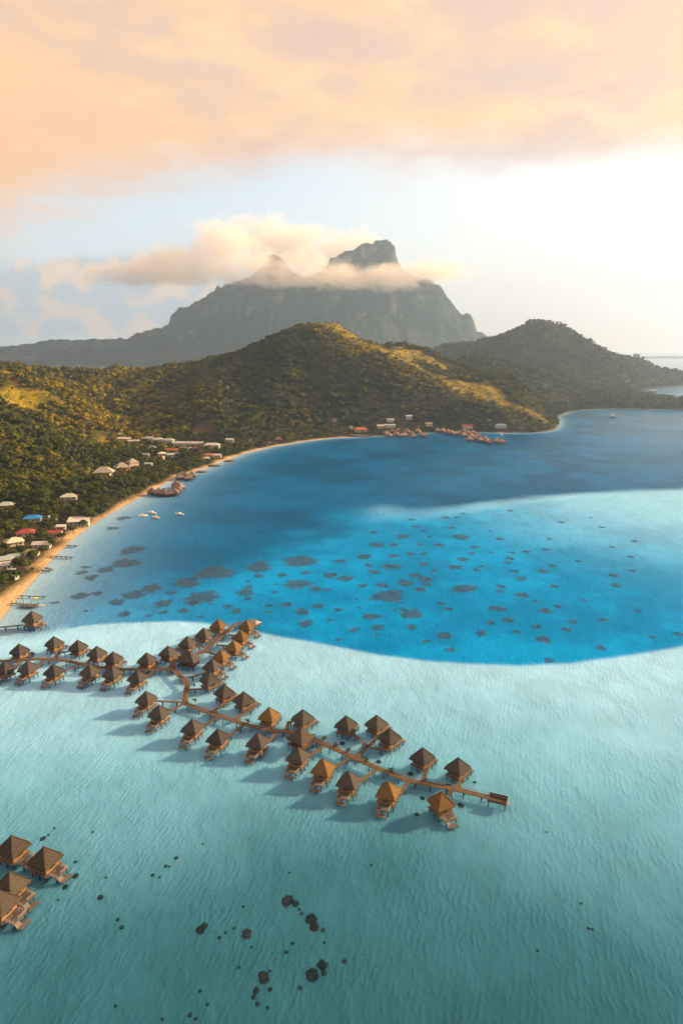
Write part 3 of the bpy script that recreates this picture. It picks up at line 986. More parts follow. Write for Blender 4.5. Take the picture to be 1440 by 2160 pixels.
# houses (photo x, photo y, width m, depth m, wall height, roof kind, roof mat, wall mat, yaw deg, label)
HOUSES = [
    (14, 1071, 17, 11, 3.0, 'hip', 'roof_pale', 'orange_wall', 12, 'pale hip-roofed house with an orange wall, topmost at the left edge'),
    (70, 1100, 17, 10, 3.0, 'hip', 'roof_blue', 'white', 15, 'house with a bright blue roof above the left beach'),
    (55, 1131, 16, 11, 3.0, 'hip', 'roof_red', 'white', 20, 'house with a wide dull red roof just below the blue-roofed house'),
    (31, 1150, 15, 12, 3.0, 'hip', 'roof_cream', 'cream', 35, 'house with a cream pyramid roof below the dull red roof'),
    (168, 1106, 20, 16, 4.0, 'shed', 'roof_white', 'roof_pale', 12, 'largest white flat-roofed building right above the left beach'),
    (118, 1131, 12, 8, 2.8, 'gable', 'roof_red', 'white', 5, 'small house with a vivid red roof near the beach trees'),
    (90, 1156, 15, 8, 2.8, 'gable', 'roof_white', 'white', 8, 'long low house with a white roof between the red roofs and the beach'),
    (64, 1171, 15, 8, 2.6, 'gable', 'roof_olive', 'cream', 10, 'low house with a mossy olive green roof near the sand'),
    (10, 1188, 16, 9, 2.8, 'gable', 'roof_pale', 'white', 28, 'upper grey roofed house at the left edge among dark trees'),
    (30, 1182, 9, 6, 2.8, 'gable', 'roof_teal', 'white', 28, 'small house with a teal roof panel beside the grey roofs at the left edge'),
    (8, 1200, 14, 8, 2.8, 'gable', 'roof_white', 'white', 28, 'white roofed house at the left edge just under the grey roofs'),
    (12, 1216, 15, 8, 2.8, 'gable', 'roof_pale', 'white', 25, 'pale blue roofed house at the left edge nearest to the sand'),
    (28, 1221, 8, 5, 2.4, 'shed', 'roof_white', 'white', -10, 'small white shed roof beside the lowest trees of the left beach'),
    (147, 1054, 18, 12, 3.2, 'hip', 'roof_white', 'white', 10, 'white roof standing alone in the dark forest above the largest white building'),
    (130, 1117, 9, 5, 2.5, 'shed', 'roof_white', 'white', 5, 'small white lean-to roof behind the vivid red roof'),
    (112, 1097, 8, 6, 2.5, 'gable', 'roof_pale', 'white', 40, 'little grey hut half hidden in trees right of the blue roof'),
    (220, 1003, 26, 16, 4.0, 'hip', 'thatch_grey', 'cream', 8, 'large grey thatched hall with cream columns on the slope'),
    (258, 993, 20, 15, 4.0, 'hip', 'thatch_grey', 'orange_wall', 35, 'thatched hall with a sunlit orange end, right of the columned hall'),
    (280, 982, 15, 12, 4.0, 'hip', 'thatch_grey', 'cream', 45, 'smallest and highest of the three grey thatched halls'),
    (254, 921, 20, 9, 3.4, 'gable', 'roof_cream', 'orange_wall', -10, 'cream roofed house with sunlit orange walls at the foot of the golden slope'),
    (264, 930, 24, 10, 3.6, 'gable', 'roof_cream', 'cream', -5, 'long cream house just below the golden slope'),
    (282, 935, 22, 8, 3.4, 'gable', 'roof_white', 'white', 8, 'white house at the left end of the long row of white roofs'),
    (314, 931, 22, 14, 4.5, 'hip', 'roof_pale', 'white', -8, 'pale hip roof, leftmost of the grey-white roofs in the village row'),
    (335, 933, 20, 13, 4.5, 'hip', 'roof_white', 'white', -8, 'white hip roof in the middle of the village row'),
    (356, 935, 20, 12, 4.5, 'hip', 'roof_pale', 'white', -8, 'pale hip roof joined to the long white building'),
    (397, 943, 52, 10, 6.0, 'gable', 'roof_white', 'white', -4, 'long white building with a row of windows in the village'),
    (418, 951, 13, 10, 4.0, 'gable', 'roof_orange', 'orange_wall', 10, 'small bright orange house in front of the long white building'),
    (447, 945, 28, 13, 4.5, 'hip', 'roof_white', 'white', 0, 'white hip-roofed hall right of the orange house'),
    (363, 955, 22, 10, 3.5, 'gable', 'roof_orange', 'cream', -4, 'house with a red-orange tiled roof in the village trees'),
    (321, 948, 14, 9, 3.0, 'hip', 'roof_white', 'white', 0, 'small white roof between the pale hip roofs and the thatched halls'),
    (342, 961, 13, 10, 3.0, 'hip', 'roof_cream', 'cream', 15, 'cream roof left of the red-orange tiled roof'),
    (364, 963, 18, 8, 3.0, 'gable', 'roof_pale', 'white', 30, 'slanting pale roof just under the red-orange tiled roof'),
    (393, 951, 18, 9, 3.4, 'gable', 'roof_cream', 'cream', 0, 'low cream house in front of the long white building'),
    (309, 963, 10, 7, 3.0, 'gable', 'roof_white', 'white', 0, 'tiny white roof among village palms'),
    (341, 969, 9, 7, 3.0, 'hip', 'roof_cream', 'cream', 0, 'tiny cream roof below the cream roof in the palms'),
    (314, 983, 11, 6, 2.8, 'gable', 'roof_pale', 'white', 0, 'small pale roof right of the smallest thatched hall'),
    (440, 964, 15, 8, 3.0, 'gable', 'roof_orange', 'cream', 5, 'beach house with an orange roof above the small sand point'),
    (458, 965, 14, 8, 3.0, 'gable', 'roof_white', 'cream', 0, 'beach house with a white roof above the small sand point'),
    (434, 971, 12, 7, 2.8, 'gable', 'roof_cream', 'white', 5, 'low cream beach hut below the orange roof'),
    (485, 932, 14, 8, 3.2, 'gable', 'roof_white', 'white', 0, 'white roof alone in the palms behind the middle beach'),
    (530, 933, 9, 7, 3.0, 'gable', 'roof_pale', 'white', 10, 'small grey roof in the palms behind the middle beach'),
    (586, 931, 15, 13, 3.0, 'hip', 'thatch_new', 'wood', 20, 'sunlit straw thatched beach bar on the middle beach'),
    (705, 889, 10, 7, 3.0, 'gable', 'roof_red', 'white', 0, 'tiny red roof alone in the dark forest'),
    (760, 911, 26, 15, 4.5, 'hip', 'roof_orange', 'white', 8, 'big orange-roofed restaurant on the rocky point'),
    (740, 906, 7, 6, 4.0, 'hip', 'roof_white', 'white', 0, 'little white turret left of the orange-roofed restaurant'),
    (822, 902, 22, 9, 3.5, 'gable', 'roof_pale', 'white', 0, 'lower pale roof behind the left overwater cluster'),
    (823, 890, 15, 8, 3.2, 'gable', 'roof_white', 'white', 0, 'white roof in the trees above the pale roof'),
    (802, 903, 14, 9, 3.2, 'gable', 'roof_cream', 'white', 5, 'small cream roof between the restaurant and the pale roof'),
    (862, 884, 13, 9, 5.0, 'gable', 'roof_white', 'white', 0, 'highest white house in the forest of the far shore'),
    (904, 899, 15, 8, 3.5, 'gable', 'roof_cream', 'cream', 0, 'cream roof between the two overwater clusters'),
    (985, 904, 22, 11, 3.5, 'gable', 'roof_orange', 'cream', -6, 'pinkish orange roof behind the right overwater cluster'),
    (1055, 902, 25, 11, 4.0, 'hip', 'roof_teal', 'white', 0, 'teal green roofed building near the wooded point'),
    (1139, 862, 15, 10, 4.0, 'gable', 'roof_white', 'white', 0, 'white house behind the wooded point'),
    (1124, 864, 12, 8, 3.5, 'gable', 'roof_cream', 'cream', 0, 'cream house behind the wooded point'),
    (1103, 839, 20, 10, 4.0, 'gable', 'roof_white', 'white', 0, 'white roof on the far wooded flank'),
    (1086, 841, 13, 9, 4.0, 'gable', 'roof_pale', 'white', 0, 'pale roof on the far wooded flank'),
    (1378, 820, 26, 12, 4.0, 'gable', 'roof_pale', 'white', 0, 'pale roof at the far bay on the right'),
]
BEHIND = {1139: 1490, 1124: 1500, 1103: 1800, 1086: 1790, 1378: 2330}      # seen over a nearer crest


def house_spot(h):
    if h[0] in BEHIND:
        p = at_dist(h[0], h[1], BEHIND[h[0]])
        return np.array((p[0], p[1], max(float(H(p[0], p[1])), 1.0)))
    return on_land(h[0], h[1])


HPOS = [house_spot(h) for h in HOUSES]
RED_SOIL = [on_land(424, 906)]


def in_view(x, y, margin=60):
    d = CP * y + SP * 0 - 0
    depth = y * CP + (CAM_H) * SP
    px = 720 + 1440 * x / np.maximum(depth, 1)
    return (px > -margin) & (px < 1440 + margin) & (y > 50)


def scatter(y0, y1, step, seed):
    g = np.random.default_rng(seed)
    xs = np.arange(-1200, 2300, step)
    ys = np.arange(y0, y1, step)
    X, Y = np.meshgrid(xs, ys)
    X = X.ravel() + (g.random(X.size) - 0.5) * step * 1.1
    Y = Y.ravel() + (g.random(Y.size) - 0.5) * step * 1.1
    k = in_view(X, Y)
    X, Y = X[k], Y[k]
    s = H(X, Y, SS)
    bw = beach_edge(X, Y) * 0.8
    wooded = (X > 40) & (Y > 1090)
    bw = np.where(wooded, 1.0, bw)
    k = s > bw + 1.5
    X, Y, s = X[k], Y[k], s[k]
    gm = grass_mask(X, Y)
    keep = g.random(X.size) > gm * 0.42
    for (hx, hy, hz), h in zip(HPOS, HOUSES):
        dx, dy = X - hx, Y - hy
        dist = math.hypot(hx, hy)
        ux, uy = hx / dist, hy / dist
        along = dx * ux + dy * uy
        lat = np.abs(dx * uy - dy * ux)
        hw = h[2] * 0.5
        hide = (along > -(h[3] * 0.5 + 7)) & (along < h[3] * 0.5 + 4) & (lat < hw + 3.0)
        near = (np.abs(along) < h[3] * 0.5 + 3) & (lat < hw + 2.5)
        keep &= ~(near | (hide & (g.random(X.size) < 0.6)))
    rs = RED_SOIL[0]
    keep &= ~((np.abs(X - rs[0]) < 22) & (np.abs(Y - rs[1]) < 18))
    return X[keep], Y[keep], gm[keep]


TX, TY, TG = scatter(300, 1840, 8.6, 3)
TX2, TY2, TG2 = scatter(1840, 3560, 13.5, 4)
TX = np.concatenate([TX, TX2]); TY = np.concatenate([TY, TY2]); TG = np.concatenate([TG, TG2])
far = np.concatenate([np.zeros(len(TX) - len(TX2)), np.ones(len(TX2))])
TZ = H(TX, TY)
TS = H(TX, TY, SS)
size = (3.3 + 3.8 * rng.random(len(TX)) ** 2.2 + 2.0 * sstep(fbm(TX, TY, 50, 3, 91), 0.45, 0.65)) * np.where(far > 0, 1.2, 1.0)
size *= np.where(TG > 0.3, 0.42, 1.0)
low = np.ones(len(TX))
for hp, h in zip(HPOS, HOUSES):
    dd = math.hypot(hp[0], hp[1])
    al = ((TX - hp[0]) * hp[0] + (TY - hp[1]) * hp[1]) / dd
    la = np.abs((TX - hp[0]) * hp[1] - (TY - hp[1]) * hp[0]) / dd
    low = np.where((al < 0) & (al > -h[3] * 0.5 - 48) & (la < h[2] * 0.5 + 4), 0.6, low)
size *= low
# trees round the village and at the water are lower
size *= np.where(TS < 60, 0.78, 1.0)
tintf = np.clip(0.17 + 0.30 * sstep(TX, -150, -380) * sstep(TY, 960, 1080) + 0.30 * sstep(seg_dist(TX, TY, CREST)[0], 130, 30) + 0.8 * (fbm(TX, TY, 70, 3, 92) - 0.25) + 0.38 * (rng.random(len(TX)) - 0.4), 0, 0.98)  # left slopes and crest more golden: sunlight put into the leaf tint

# the nearest trees are things of their own
dist = np.hypot(TX, TY)
order = np.argsort(dist)
N_TREES = 276
pick = order[:N_TREES]
rest = order[N_TREES:]


def build_forest(idx):
    sel = TY[idx] < 1500
    Vs, Fs, ti, lf = [], [], [], []
    off = 0
    for part, nb, nq, seed in ((idx[sel], 4, 17, 5), (idx[~sel], 3, 13, 6)):
        if len(part) == 0:
            continue
        c = np.stack([TX[part], TY[part], TZ[part] + size[part] * 0.85], 1)
        V, Fc, l = crown_geometry(c, size[part], nb, nq, seed, leaf=0.40 if nb == 4 else 0.48)
        Vs.append(V); Fs.append(Fc + off); lf.append(l)
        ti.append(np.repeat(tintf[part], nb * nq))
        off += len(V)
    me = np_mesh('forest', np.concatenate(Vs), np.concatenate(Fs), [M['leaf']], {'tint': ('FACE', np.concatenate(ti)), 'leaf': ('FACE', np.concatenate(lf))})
    tag(link('forest', me), 'dense tropical forest covering the hills behind the bay', 'forest', None, 'stuff')


build_forest(rest)

# prototypes of the single trees: radius 1 crown with its own lean, height about 2
TREE_PROTO = []
for k in range(8):
    nb = 6
    V, Fc, l = crown_geometry(np.array([(0.0, 0.0, 1.15)]), np.array([1.0]), nb, 60, 100 + k, leaf=0.20)
    cm = np_mesh('crown', V, Fc, [M['leaf_single']], {'tint': ('FACE', np.full(len(Fc), 0.0)), 'leaf': ('FACE', l)})
    b = MB()
    rr = random.Random(k)
    b.tube([(0, 0, -0.15), (rr.uniform(-.05, .05), rr.uniform(-.05, .05), 0.4), (rr.uniform(-.1, .1), rr.uniform(-.1, .1), 0.85)], [0.085, 0.065, 0.045], 7)
    for q in range(5):
        a = q * 1.26 + rr.uniform(-.3, .3)
        b.tube([(0, 0, 0.45 + 0.06 * q), (0.3 * math.cos(a), 0.3 * math.sin(a), 0.85), (0.55 * math.cos(a), 0.55 * math.sin(a), 1.1 + rr.uniform(0, .3))], [0.045, 0.03, 0.012], 5)
    TREE_PROTO.append((cm, b.mesh('trunk', M['bark'], True)))


def nearest_house(x, y, maxd=70):
    best, bd = None, 1e9
    for p, h in zip(HPOS, HOUSES):
        d = math.hypot(p[0] - x, p[1] - y)
        if d < bd:
            best, bd = h, d
    return (best, bd) if bd < maxd else (None, bd)


for n, i in enumerate(pick):
    k = n % 8
    tone = ('dark green', 'olive green', 'yellowish green')[min(2, int(tintf[i] * 2.6))]
    pxy = 720 + 1440 * TX[i] / (TY[i] * CP + CAM_H * SP)
    s_ = TS[i]
    where = 'at the back of the left beach' if s_ < 40 else ('among the houses above the left beach' if s_ < 110 else 'on the shaded slope behind the left beach houses')
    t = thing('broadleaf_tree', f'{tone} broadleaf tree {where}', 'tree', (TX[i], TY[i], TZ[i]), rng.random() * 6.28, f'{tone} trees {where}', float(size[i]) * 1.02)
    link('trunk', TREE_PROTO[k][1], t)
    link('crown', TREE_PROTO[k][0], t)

# the big dark trees that lean out over the sand of the left beach
for n, (px, py, r_, lab) in enumerate(((8, 1244, 5.5, 'big dark tree at the left edge, lowest of those leaning over the sand'), (30, 1232, 5.0, 'big dark tree right of the lowest tree at the left edge'),
        (18, 1226, 4.5, 'dark tree hiding the walls of the pale blue roof at the left edge'), (52, 1203, 5.2, 'big dark tree over the sand below the grey roofs at the left edge'), (72, 1188, 5.0, 'dark tree over the sand below the mossy olive roof'),
        (38, 1200, 4.5, 'dark tree just behind the big one below the grey roofs'), (92, 1172, 4.0, 'dark tree at the head of the narrow posted pier'), (48, 1172, 4.2, 'dark tree left of the mossy olive roof'), (112, 1156, 3.8, 'small dark tree by the sand right of the long low white house'),
        (132, 1141, 3.8, 'small dark tree by the sand below the vivid red roof'), (155, 1126, 4.5, 'dark tree by the sand right of the vivid red roof'), (176, 1115, 4.6, 'dark tree in front of the largest white building'), (192, 1104, 6.0, 'very dark round tree at the right corner of the largest white building'),
        (214, 1090, 4.5, 'dark tree on the sand edge right of the very dark round tree'), (100, 1118, 4.0, 'dark tree between the dull red and the vivid red roofs'), (84, 1140, 4.2, 'dark tree in the gap between the cream pyramid roof and the vivid red roof'))):
    p = on_land(px, py)
    t = thing('broadleaf_tree', lab, 'tree', tuple(p), random.uniform(0, 6.28), 'dark trees leaning over the left beach', r_)
    link('trunk', TREE_PROTO[n % 8][1], t)
    link('crown', TREE_PROTO[n % 8][0], t)

# coconut palms
PALM_PROTO = []
for k in range(4):
    rr = random.Random(40 + k)
    tm = MB()
    lx, ly = rr.uniform(-1.6, 1.6), rr.uniform(-1.6, 1.6)
    pts = [(lx * f ** 1.6, ly * f ** 1.6, 9.0 * f) for f in (0, .2, .4, .6, .8, 1)]
    pts[0] = (0, 0, -0.5)
    tm.tube(pts, [0.26, 0.2, 0.17, 0.15, 0.14, 0.13], 7)
    cmb = MB()
    top = Vector(pts[-1])
    for f in range(15):
        a = f * 2.4 + rr.uniform(-.2, .2)
        el = rr.uniform(0.1, 1.15)
        L = rr.uniform(3.2, 4.4)
        dirh = Vector((math.cos(a), math.sin(a), 0))
        side = Vector((-math.sin(a), math.cos(a), 0))
        prev = None
        for s_ in range(7):
            q = s_ / 6
            p = top + dirh * (L * q * math.cos(el * (1 - q))) + Vector((0, 0, L * (math.sin(el) * q - (0.55 + 0.35 * (1 - el)) * q * q * 1.1)))
            w = 0.62 * math.sin(math.pi * min(1, 0.12 + q * 0.86)) * (0.95 + rr.uniform(-.1, .1))
            row = (p + side * w - Vector((0, 0, w * 0.55)), p, p - side * w - Vector((0, 0, w * 0.55)))
            if prev:
                cmb.add([*prev, *row], [(0, 1, 4, 3), (1, 2, 5, 4)])
            prev = row
    cm = cmb.mesh('crown', M['palm_leaf'])
    at = cm.attributes.new('leaf', 'FLOAT', 'FACE')
    at.data.foreach_set('value', np.random.default_rng(k).random(len(cm.polygons)).astype(np.float32))
    PALM_PROTO.append((tm.mesh('trunk', M['palm_bark'], True), cm))


def palm(x, y, label, group, scale=1.0, name='coconut_palm'):
    k = random.randrange(4)
    t = thing(name, label, 'palm tree', (x, y, float(H(x, y)) - 0.1), random.uniform(0, 6.28), group, scale)
    link('trunk', PALM_PROTO[k][0], t)
    link('crown', PALM_PROTO[k][1], t)


PALM_AREAS = [   # polyline of the photo, how many, depth behind the line (m), where
    ([(300, 1040), (345, 1012), (385, 995), (430, 978)], 34, 40, 'between the thatched halls and the water'),
    ([(300, 960), (360, 968), (420, 958), (430, 966)], 16, 30, 'among the village roofs'),
    ([(470, 962), (520, 946), (570, 933), (640, 922), (720, 914)], 62, 26, 'lining the middle beach'),
    ([(1300, 860), (1345, 860), (1390, 860), (1438, 861)], 34, 60, 'on the low spit at the far right'),
    ([(100, 1180), (200, 1090), (260, 1058)], 12, 26, 'behind the left beach'),
]
for poly, cnt, dep, where in PALM_AREAS:
    W = [on_land(*p) for p in poly]
    done = 0
    tries = 0
    while done < cnt and tries < 4000:
        tries += 1
        f = random.random() * (len(W) - 1)
        i = int(f)
        p = W[i] + (W[i + 1] - W[i]) * (f - i)
        d = random.random() ** 1.4 * dep
        x, y = p[0] + random.uniform(-3, 3), p[1] + d
        s_ = float(H(x, y, SS))
        if s_ < 4:
            continue
        if any(abs(hp[0] - x) < h[2] * 0.5 + 2 and abs(hp[1] - y) < h[3] * 0.5 + 3 for hp, h in zip(HPOS, HOUSES)):
            continue
        palm(x, y, f'coconut palm {where}', f'coconut palms {where}', random.uniform(0.85, 1.35) * (1.3 if 'spit' in where else 1.0))
        done += 1

# ------------------------------------------------------------------ houses
def build_house(h, pos):
    px, py, w, d, wh, kind, rm, wm, yaw, label = h
    w, d = w * 0.9, d * 0.9
    cat = 'house'
    nm = 'house'
    if 'hall' in label: nm, cat = 'hall', 'hall'
    if 'shed' in label or 'lean-to' in label: nm, cat = 'shed', 'shed'
    if 'restaurant' in label: nm, cat = 'restaurant', 'restaurant'
    if 'beach bar' in label: nm, cat = 'beach_bar', 'beach bar'
    t = thing(nm, label, cat, tuple(pos), R(yaw))
    z0 = -1.2
    b = MB()
    if 'columns' in label or 'beach bar' in label:
        b.box((0, 0, (wh + z0) / 2), (w * 0.62, d * 0.62, wh - z0))
        link('wall', b.mesh('wall', M[wm]), t)
        for i in range(6):
            c = MB()
            c.tube([(-w * 0.42 + w * 0.84 * i / 5, -d * 0.42, z0), (-w * 0.42 + w * 0.84 * i / 5, -d * 0.42, wh + .2)], [0.45, 0.4], 8)
            link('column', c.mesh('column', M[wm]), t)
    else:
        b.box((0, 0, (wh + z0) / 2), (w * 0.9, d * 0.88, wh - z0))
        link('wall', b.mesh('wall', M[wm]), t)
    r = MB()
    e = 0.55
    hw, hd = w / 2 + e * 0.2, d / 2 + e * 0.4
    rh = (d * 0.26 if kind != 'shed' else 1.0)
    th = 0.18
    if 'thatch' in rm: rh = d * 0.42; th = 0.45
    if kind == 'gable':
        pr = [(-hd, wh), (0, wh + rh), (hd, wh), (hd, wh + th), (0, wh + rh + th), (-hd, wh + th)]
        vs = [(x, a, z) for x in (-hw, hw) for a, z in pr]
        n = 6
        fs = [(0, 1, 7, 6), (1, 2, 8, 7), (2, 3, 9, 8), (3, 4, 10, 9), (4, 5, 11, 10), (5, 0, 6, 11), (0, 5, 4, 1), (1, 4, 3, 2), (6, 7, 10, 11), (7, 8, 9, 10)]
        r.add(vs, fs)
        link('roof', r.mesh('roof', M[rm]), t)
        g = MB()
        for sx in (-1, 1):
            x = sx * w * 0.448
            g.add([(x, -d * 0.43, wh - .05), (x, d * 0.43, wh - .05), (x, 0, wh + rh * 0.9), (x - sx * 0.2, -d * 0.43, wh - .05), (x - sx * 0.2, d * 0.43, wh - .05), (x - sx * 0.2, 0, wh + rh * 0.9)],
                  [(0, 1, 2), (5, 4, 3), (0, 3, 4, 1), (1, 4, 5, 2), (2, 5, 3, 0)])
        link('gable', g.mesh('gable', M[wm]), t)
    elif kind == 'hip':
        rl = max(0.0, hw - hd) * (0.9 if 'thatch' not in rm else 0.75)
        vs = [(-hw, -hd, wh), (hw, -hd, wh), (hw, hd, wh), (-hw, hd, wh), (-hw, -hd, wh + th), (hw, -hd, wh + th), (hw, hd, wh + th), (-hw, hd, wh + th), (-rl - .05, 0, wh + rh + th), (rl + .05, 0, wh + rh + th)]
        r.add(vs, [(3, 2, 1, 0), (0, 1, 5, 4), (1, 2, 6, 5), (2, 3, 7, 6), (3, 0, 4, 7), (4, 5, 9, 8), (5, 6, 9), (6, 7, 8, 9), (7, 4, 8)])
        ro = link('roof', r.mesh('roof', M[rm]), t)
        c = MB()
        c.bar((-rl - .4, 0, wh + rh + th + .06), (rl + .4, 0, wh + rh + th + .06), 0.5, 0.25)
        link('ridge_cap', c.mesh('ridge_cap', M[rm]), ro)
    else:
        vs = [(-hw, -hd, wh), (hw, -hd, wh), (hw, hd, wh + rh), (-hw, hd, wh + rh), (-hw, -hd, wh + th), (hw, -hd, wh + th), (hw, hd, wh + rh + th), (-hw, hd, wh + rh + th)]
        r.add(vs, [(3, 2, 1, 0), (4, 5, 6, 7), (0, 1, 5, 4), (1, 2, 6, 5), (2, 3, 7, 6), (3, 0, 4, 7)])
        link('roof', r.mesh('roof', M[rm]), t)
    # door and windows on the side that faces the bay
    yf = -d * 0.44 if not ('columns' in label or 'beach bar' in label) else -d * 0.31
    dm = MB(); dm.box((w * 0.06, yf, 1.05), (1.1, 0.08, 2.1))
    link('door', dm.mesh('door', M['door']), t)
    nw = max(2, min(12, int(w / 4)))
    wmh = MB(); wmh.box((0, 0, 0), (1.5, 0.08, 1.2))
    wme = wmh.mesh('window', M['glass'])
    ww = w * (0.42 if yf == -d * 0.44 else 0.28)
    for i in range(nw):
        x = -ww + 2 * ww * (i + 0.5) / nw
        if abs(x - w * 0.06) < 1.4:
            continue
        link('window', wme, t, (x, yf, wh * 0.55))
    sx = w * 0.45 if yf == -d * 0.44 else w * 0.31
    link('window', wme, t, (sx, 0, wh * 0.55), math.pi / 2)
    return t


for h, p in zip(HOUSES, HPOS):
    build_house(h, p)

# rocky base under the restaurant
def rock(name, label, cat, p, r, flat, seed, group=None, mtl='rock', sub=3):
    bm = bmesh.new()
    bmesh.ops.create_icosphere(bm, subdivisions=sub, radius=1)
    for v in bm.verts:
        c = v.co
        n = float(fbm(np.array([c.x * 3 + seed * 9.1 + c.z]), np.array([c.y * 3 + c.z * 2.0]), 1.0, 4, seed)[0])
        v.co = c * (0.72 + 0.56 * n)
        v.co.x *= r[0]; v.co.y *= r[1]; v.co.z *= flat
    me = bpy.data.meshes.new(name)
    bm.to_mesh(me); bm.free()
    me.materials.append(M[mtl])
    me.polygons.foreach_set('use_smooth', np.ones(len(me.polygons), bool))
    return tag(link(name, me, None, p), label, cat, group)


q = on_plane(752, 920, 0)
rock('rock_outcrop', 'broad brown rock shelf under the orange-roofed restaurant', 'rock', (q[0], q[1] - 2, 0.3), (26, 10, 3), 2.4, 3)
q = on_plane(728, 918, 0)
rock('rock_outcrop', 'brown rock at the left end of the restaurant point', 'rock', (q[0], q[1], 0.2), (13, 8, 3), 4.0, 4)
for k, (x, y, r, lab) in enumerate([(452, 983, 9, 'dark boulder heap at the small sand point, left one'), (485, 973, 8, 'low brown rock at the water edge of the sand point'), (425, 996, 7, 'dark boulders at the shore between the two thatched overwater rows')]):
    q = on_plane(x, y, 0)
    rock('rock_outcrop', lab, 'rock', (q[0], q[1], 0), (r, r * 0.7, 2), 1.8, 10 + k)

# ------------------------------------------------------------------ overwater bungalows
HALF, EAVE, APEX, PLAT = 3.55, 4.55, 8.85, 2.15


def roof_mesh(half_x, half_y, ridge, eave, apex, mtl):
    """steep hip roof with a slightly bell-cast skirt and a ragged fringe"""
    b = MB()
    rings = []
    n = 9                                     # points along each side
    levels = ((0.0, 1.0), (0.18, 0.86), (0.45, 0.58), (0.75, 0.265), (1.0, 0.015))
    rr = random.Random(int(half_x * 100))
    for li, (f, s) in enumerate(levels):
        hx = ridge + (half_x - ridge) * s
        hy = half_y * s
        ring = []
        corners = [(-hx, -hy), (hx, -hy), (hx, hy), (-hx, hy)]
        for c in range(4):
            x0, y0 = corners[c]
            x1, y1 = corners[(c + 1) % 4]
            for k in range(n - 1):
                q = k / (n - 1)
                z = eave + (apex - eave) * f
                if li == 0:
                    z += rr.uniform(-0.10, 0.07)
                ring.append((x0 + (x1 - x0) * q, y0 + (y1 - y0) * q, z))
        rings.append(ring)
    under = [(x * 0.97, y * 0.97, z - 0.28) for x, y, z in rings[0]]
    inner = [(x * 0.80, y * 0.80, eave + 0.35) for x, y, z in rings[0]]
    allr = [inner, under] + rings
    vs = [p for r in allr for p in r]
    m_ = len(rings[0])
    fs = []
    for i in range(len(allr) - 1):
        for k in range(m_):
            k2 = (k + 1) % m_
            fs.append((i * m_ + k, i * m_ + k2, (i + 1) * m_ + k2, (i + 1) * m_ + k))
    fs.append(tuple((len(allr) - 1) * m_ + k for k in range(m_)))
    fs.append(tuple(reversed(range(m_))))
    b.add(vs, fs)
    return b.mesh('roof', mtl)


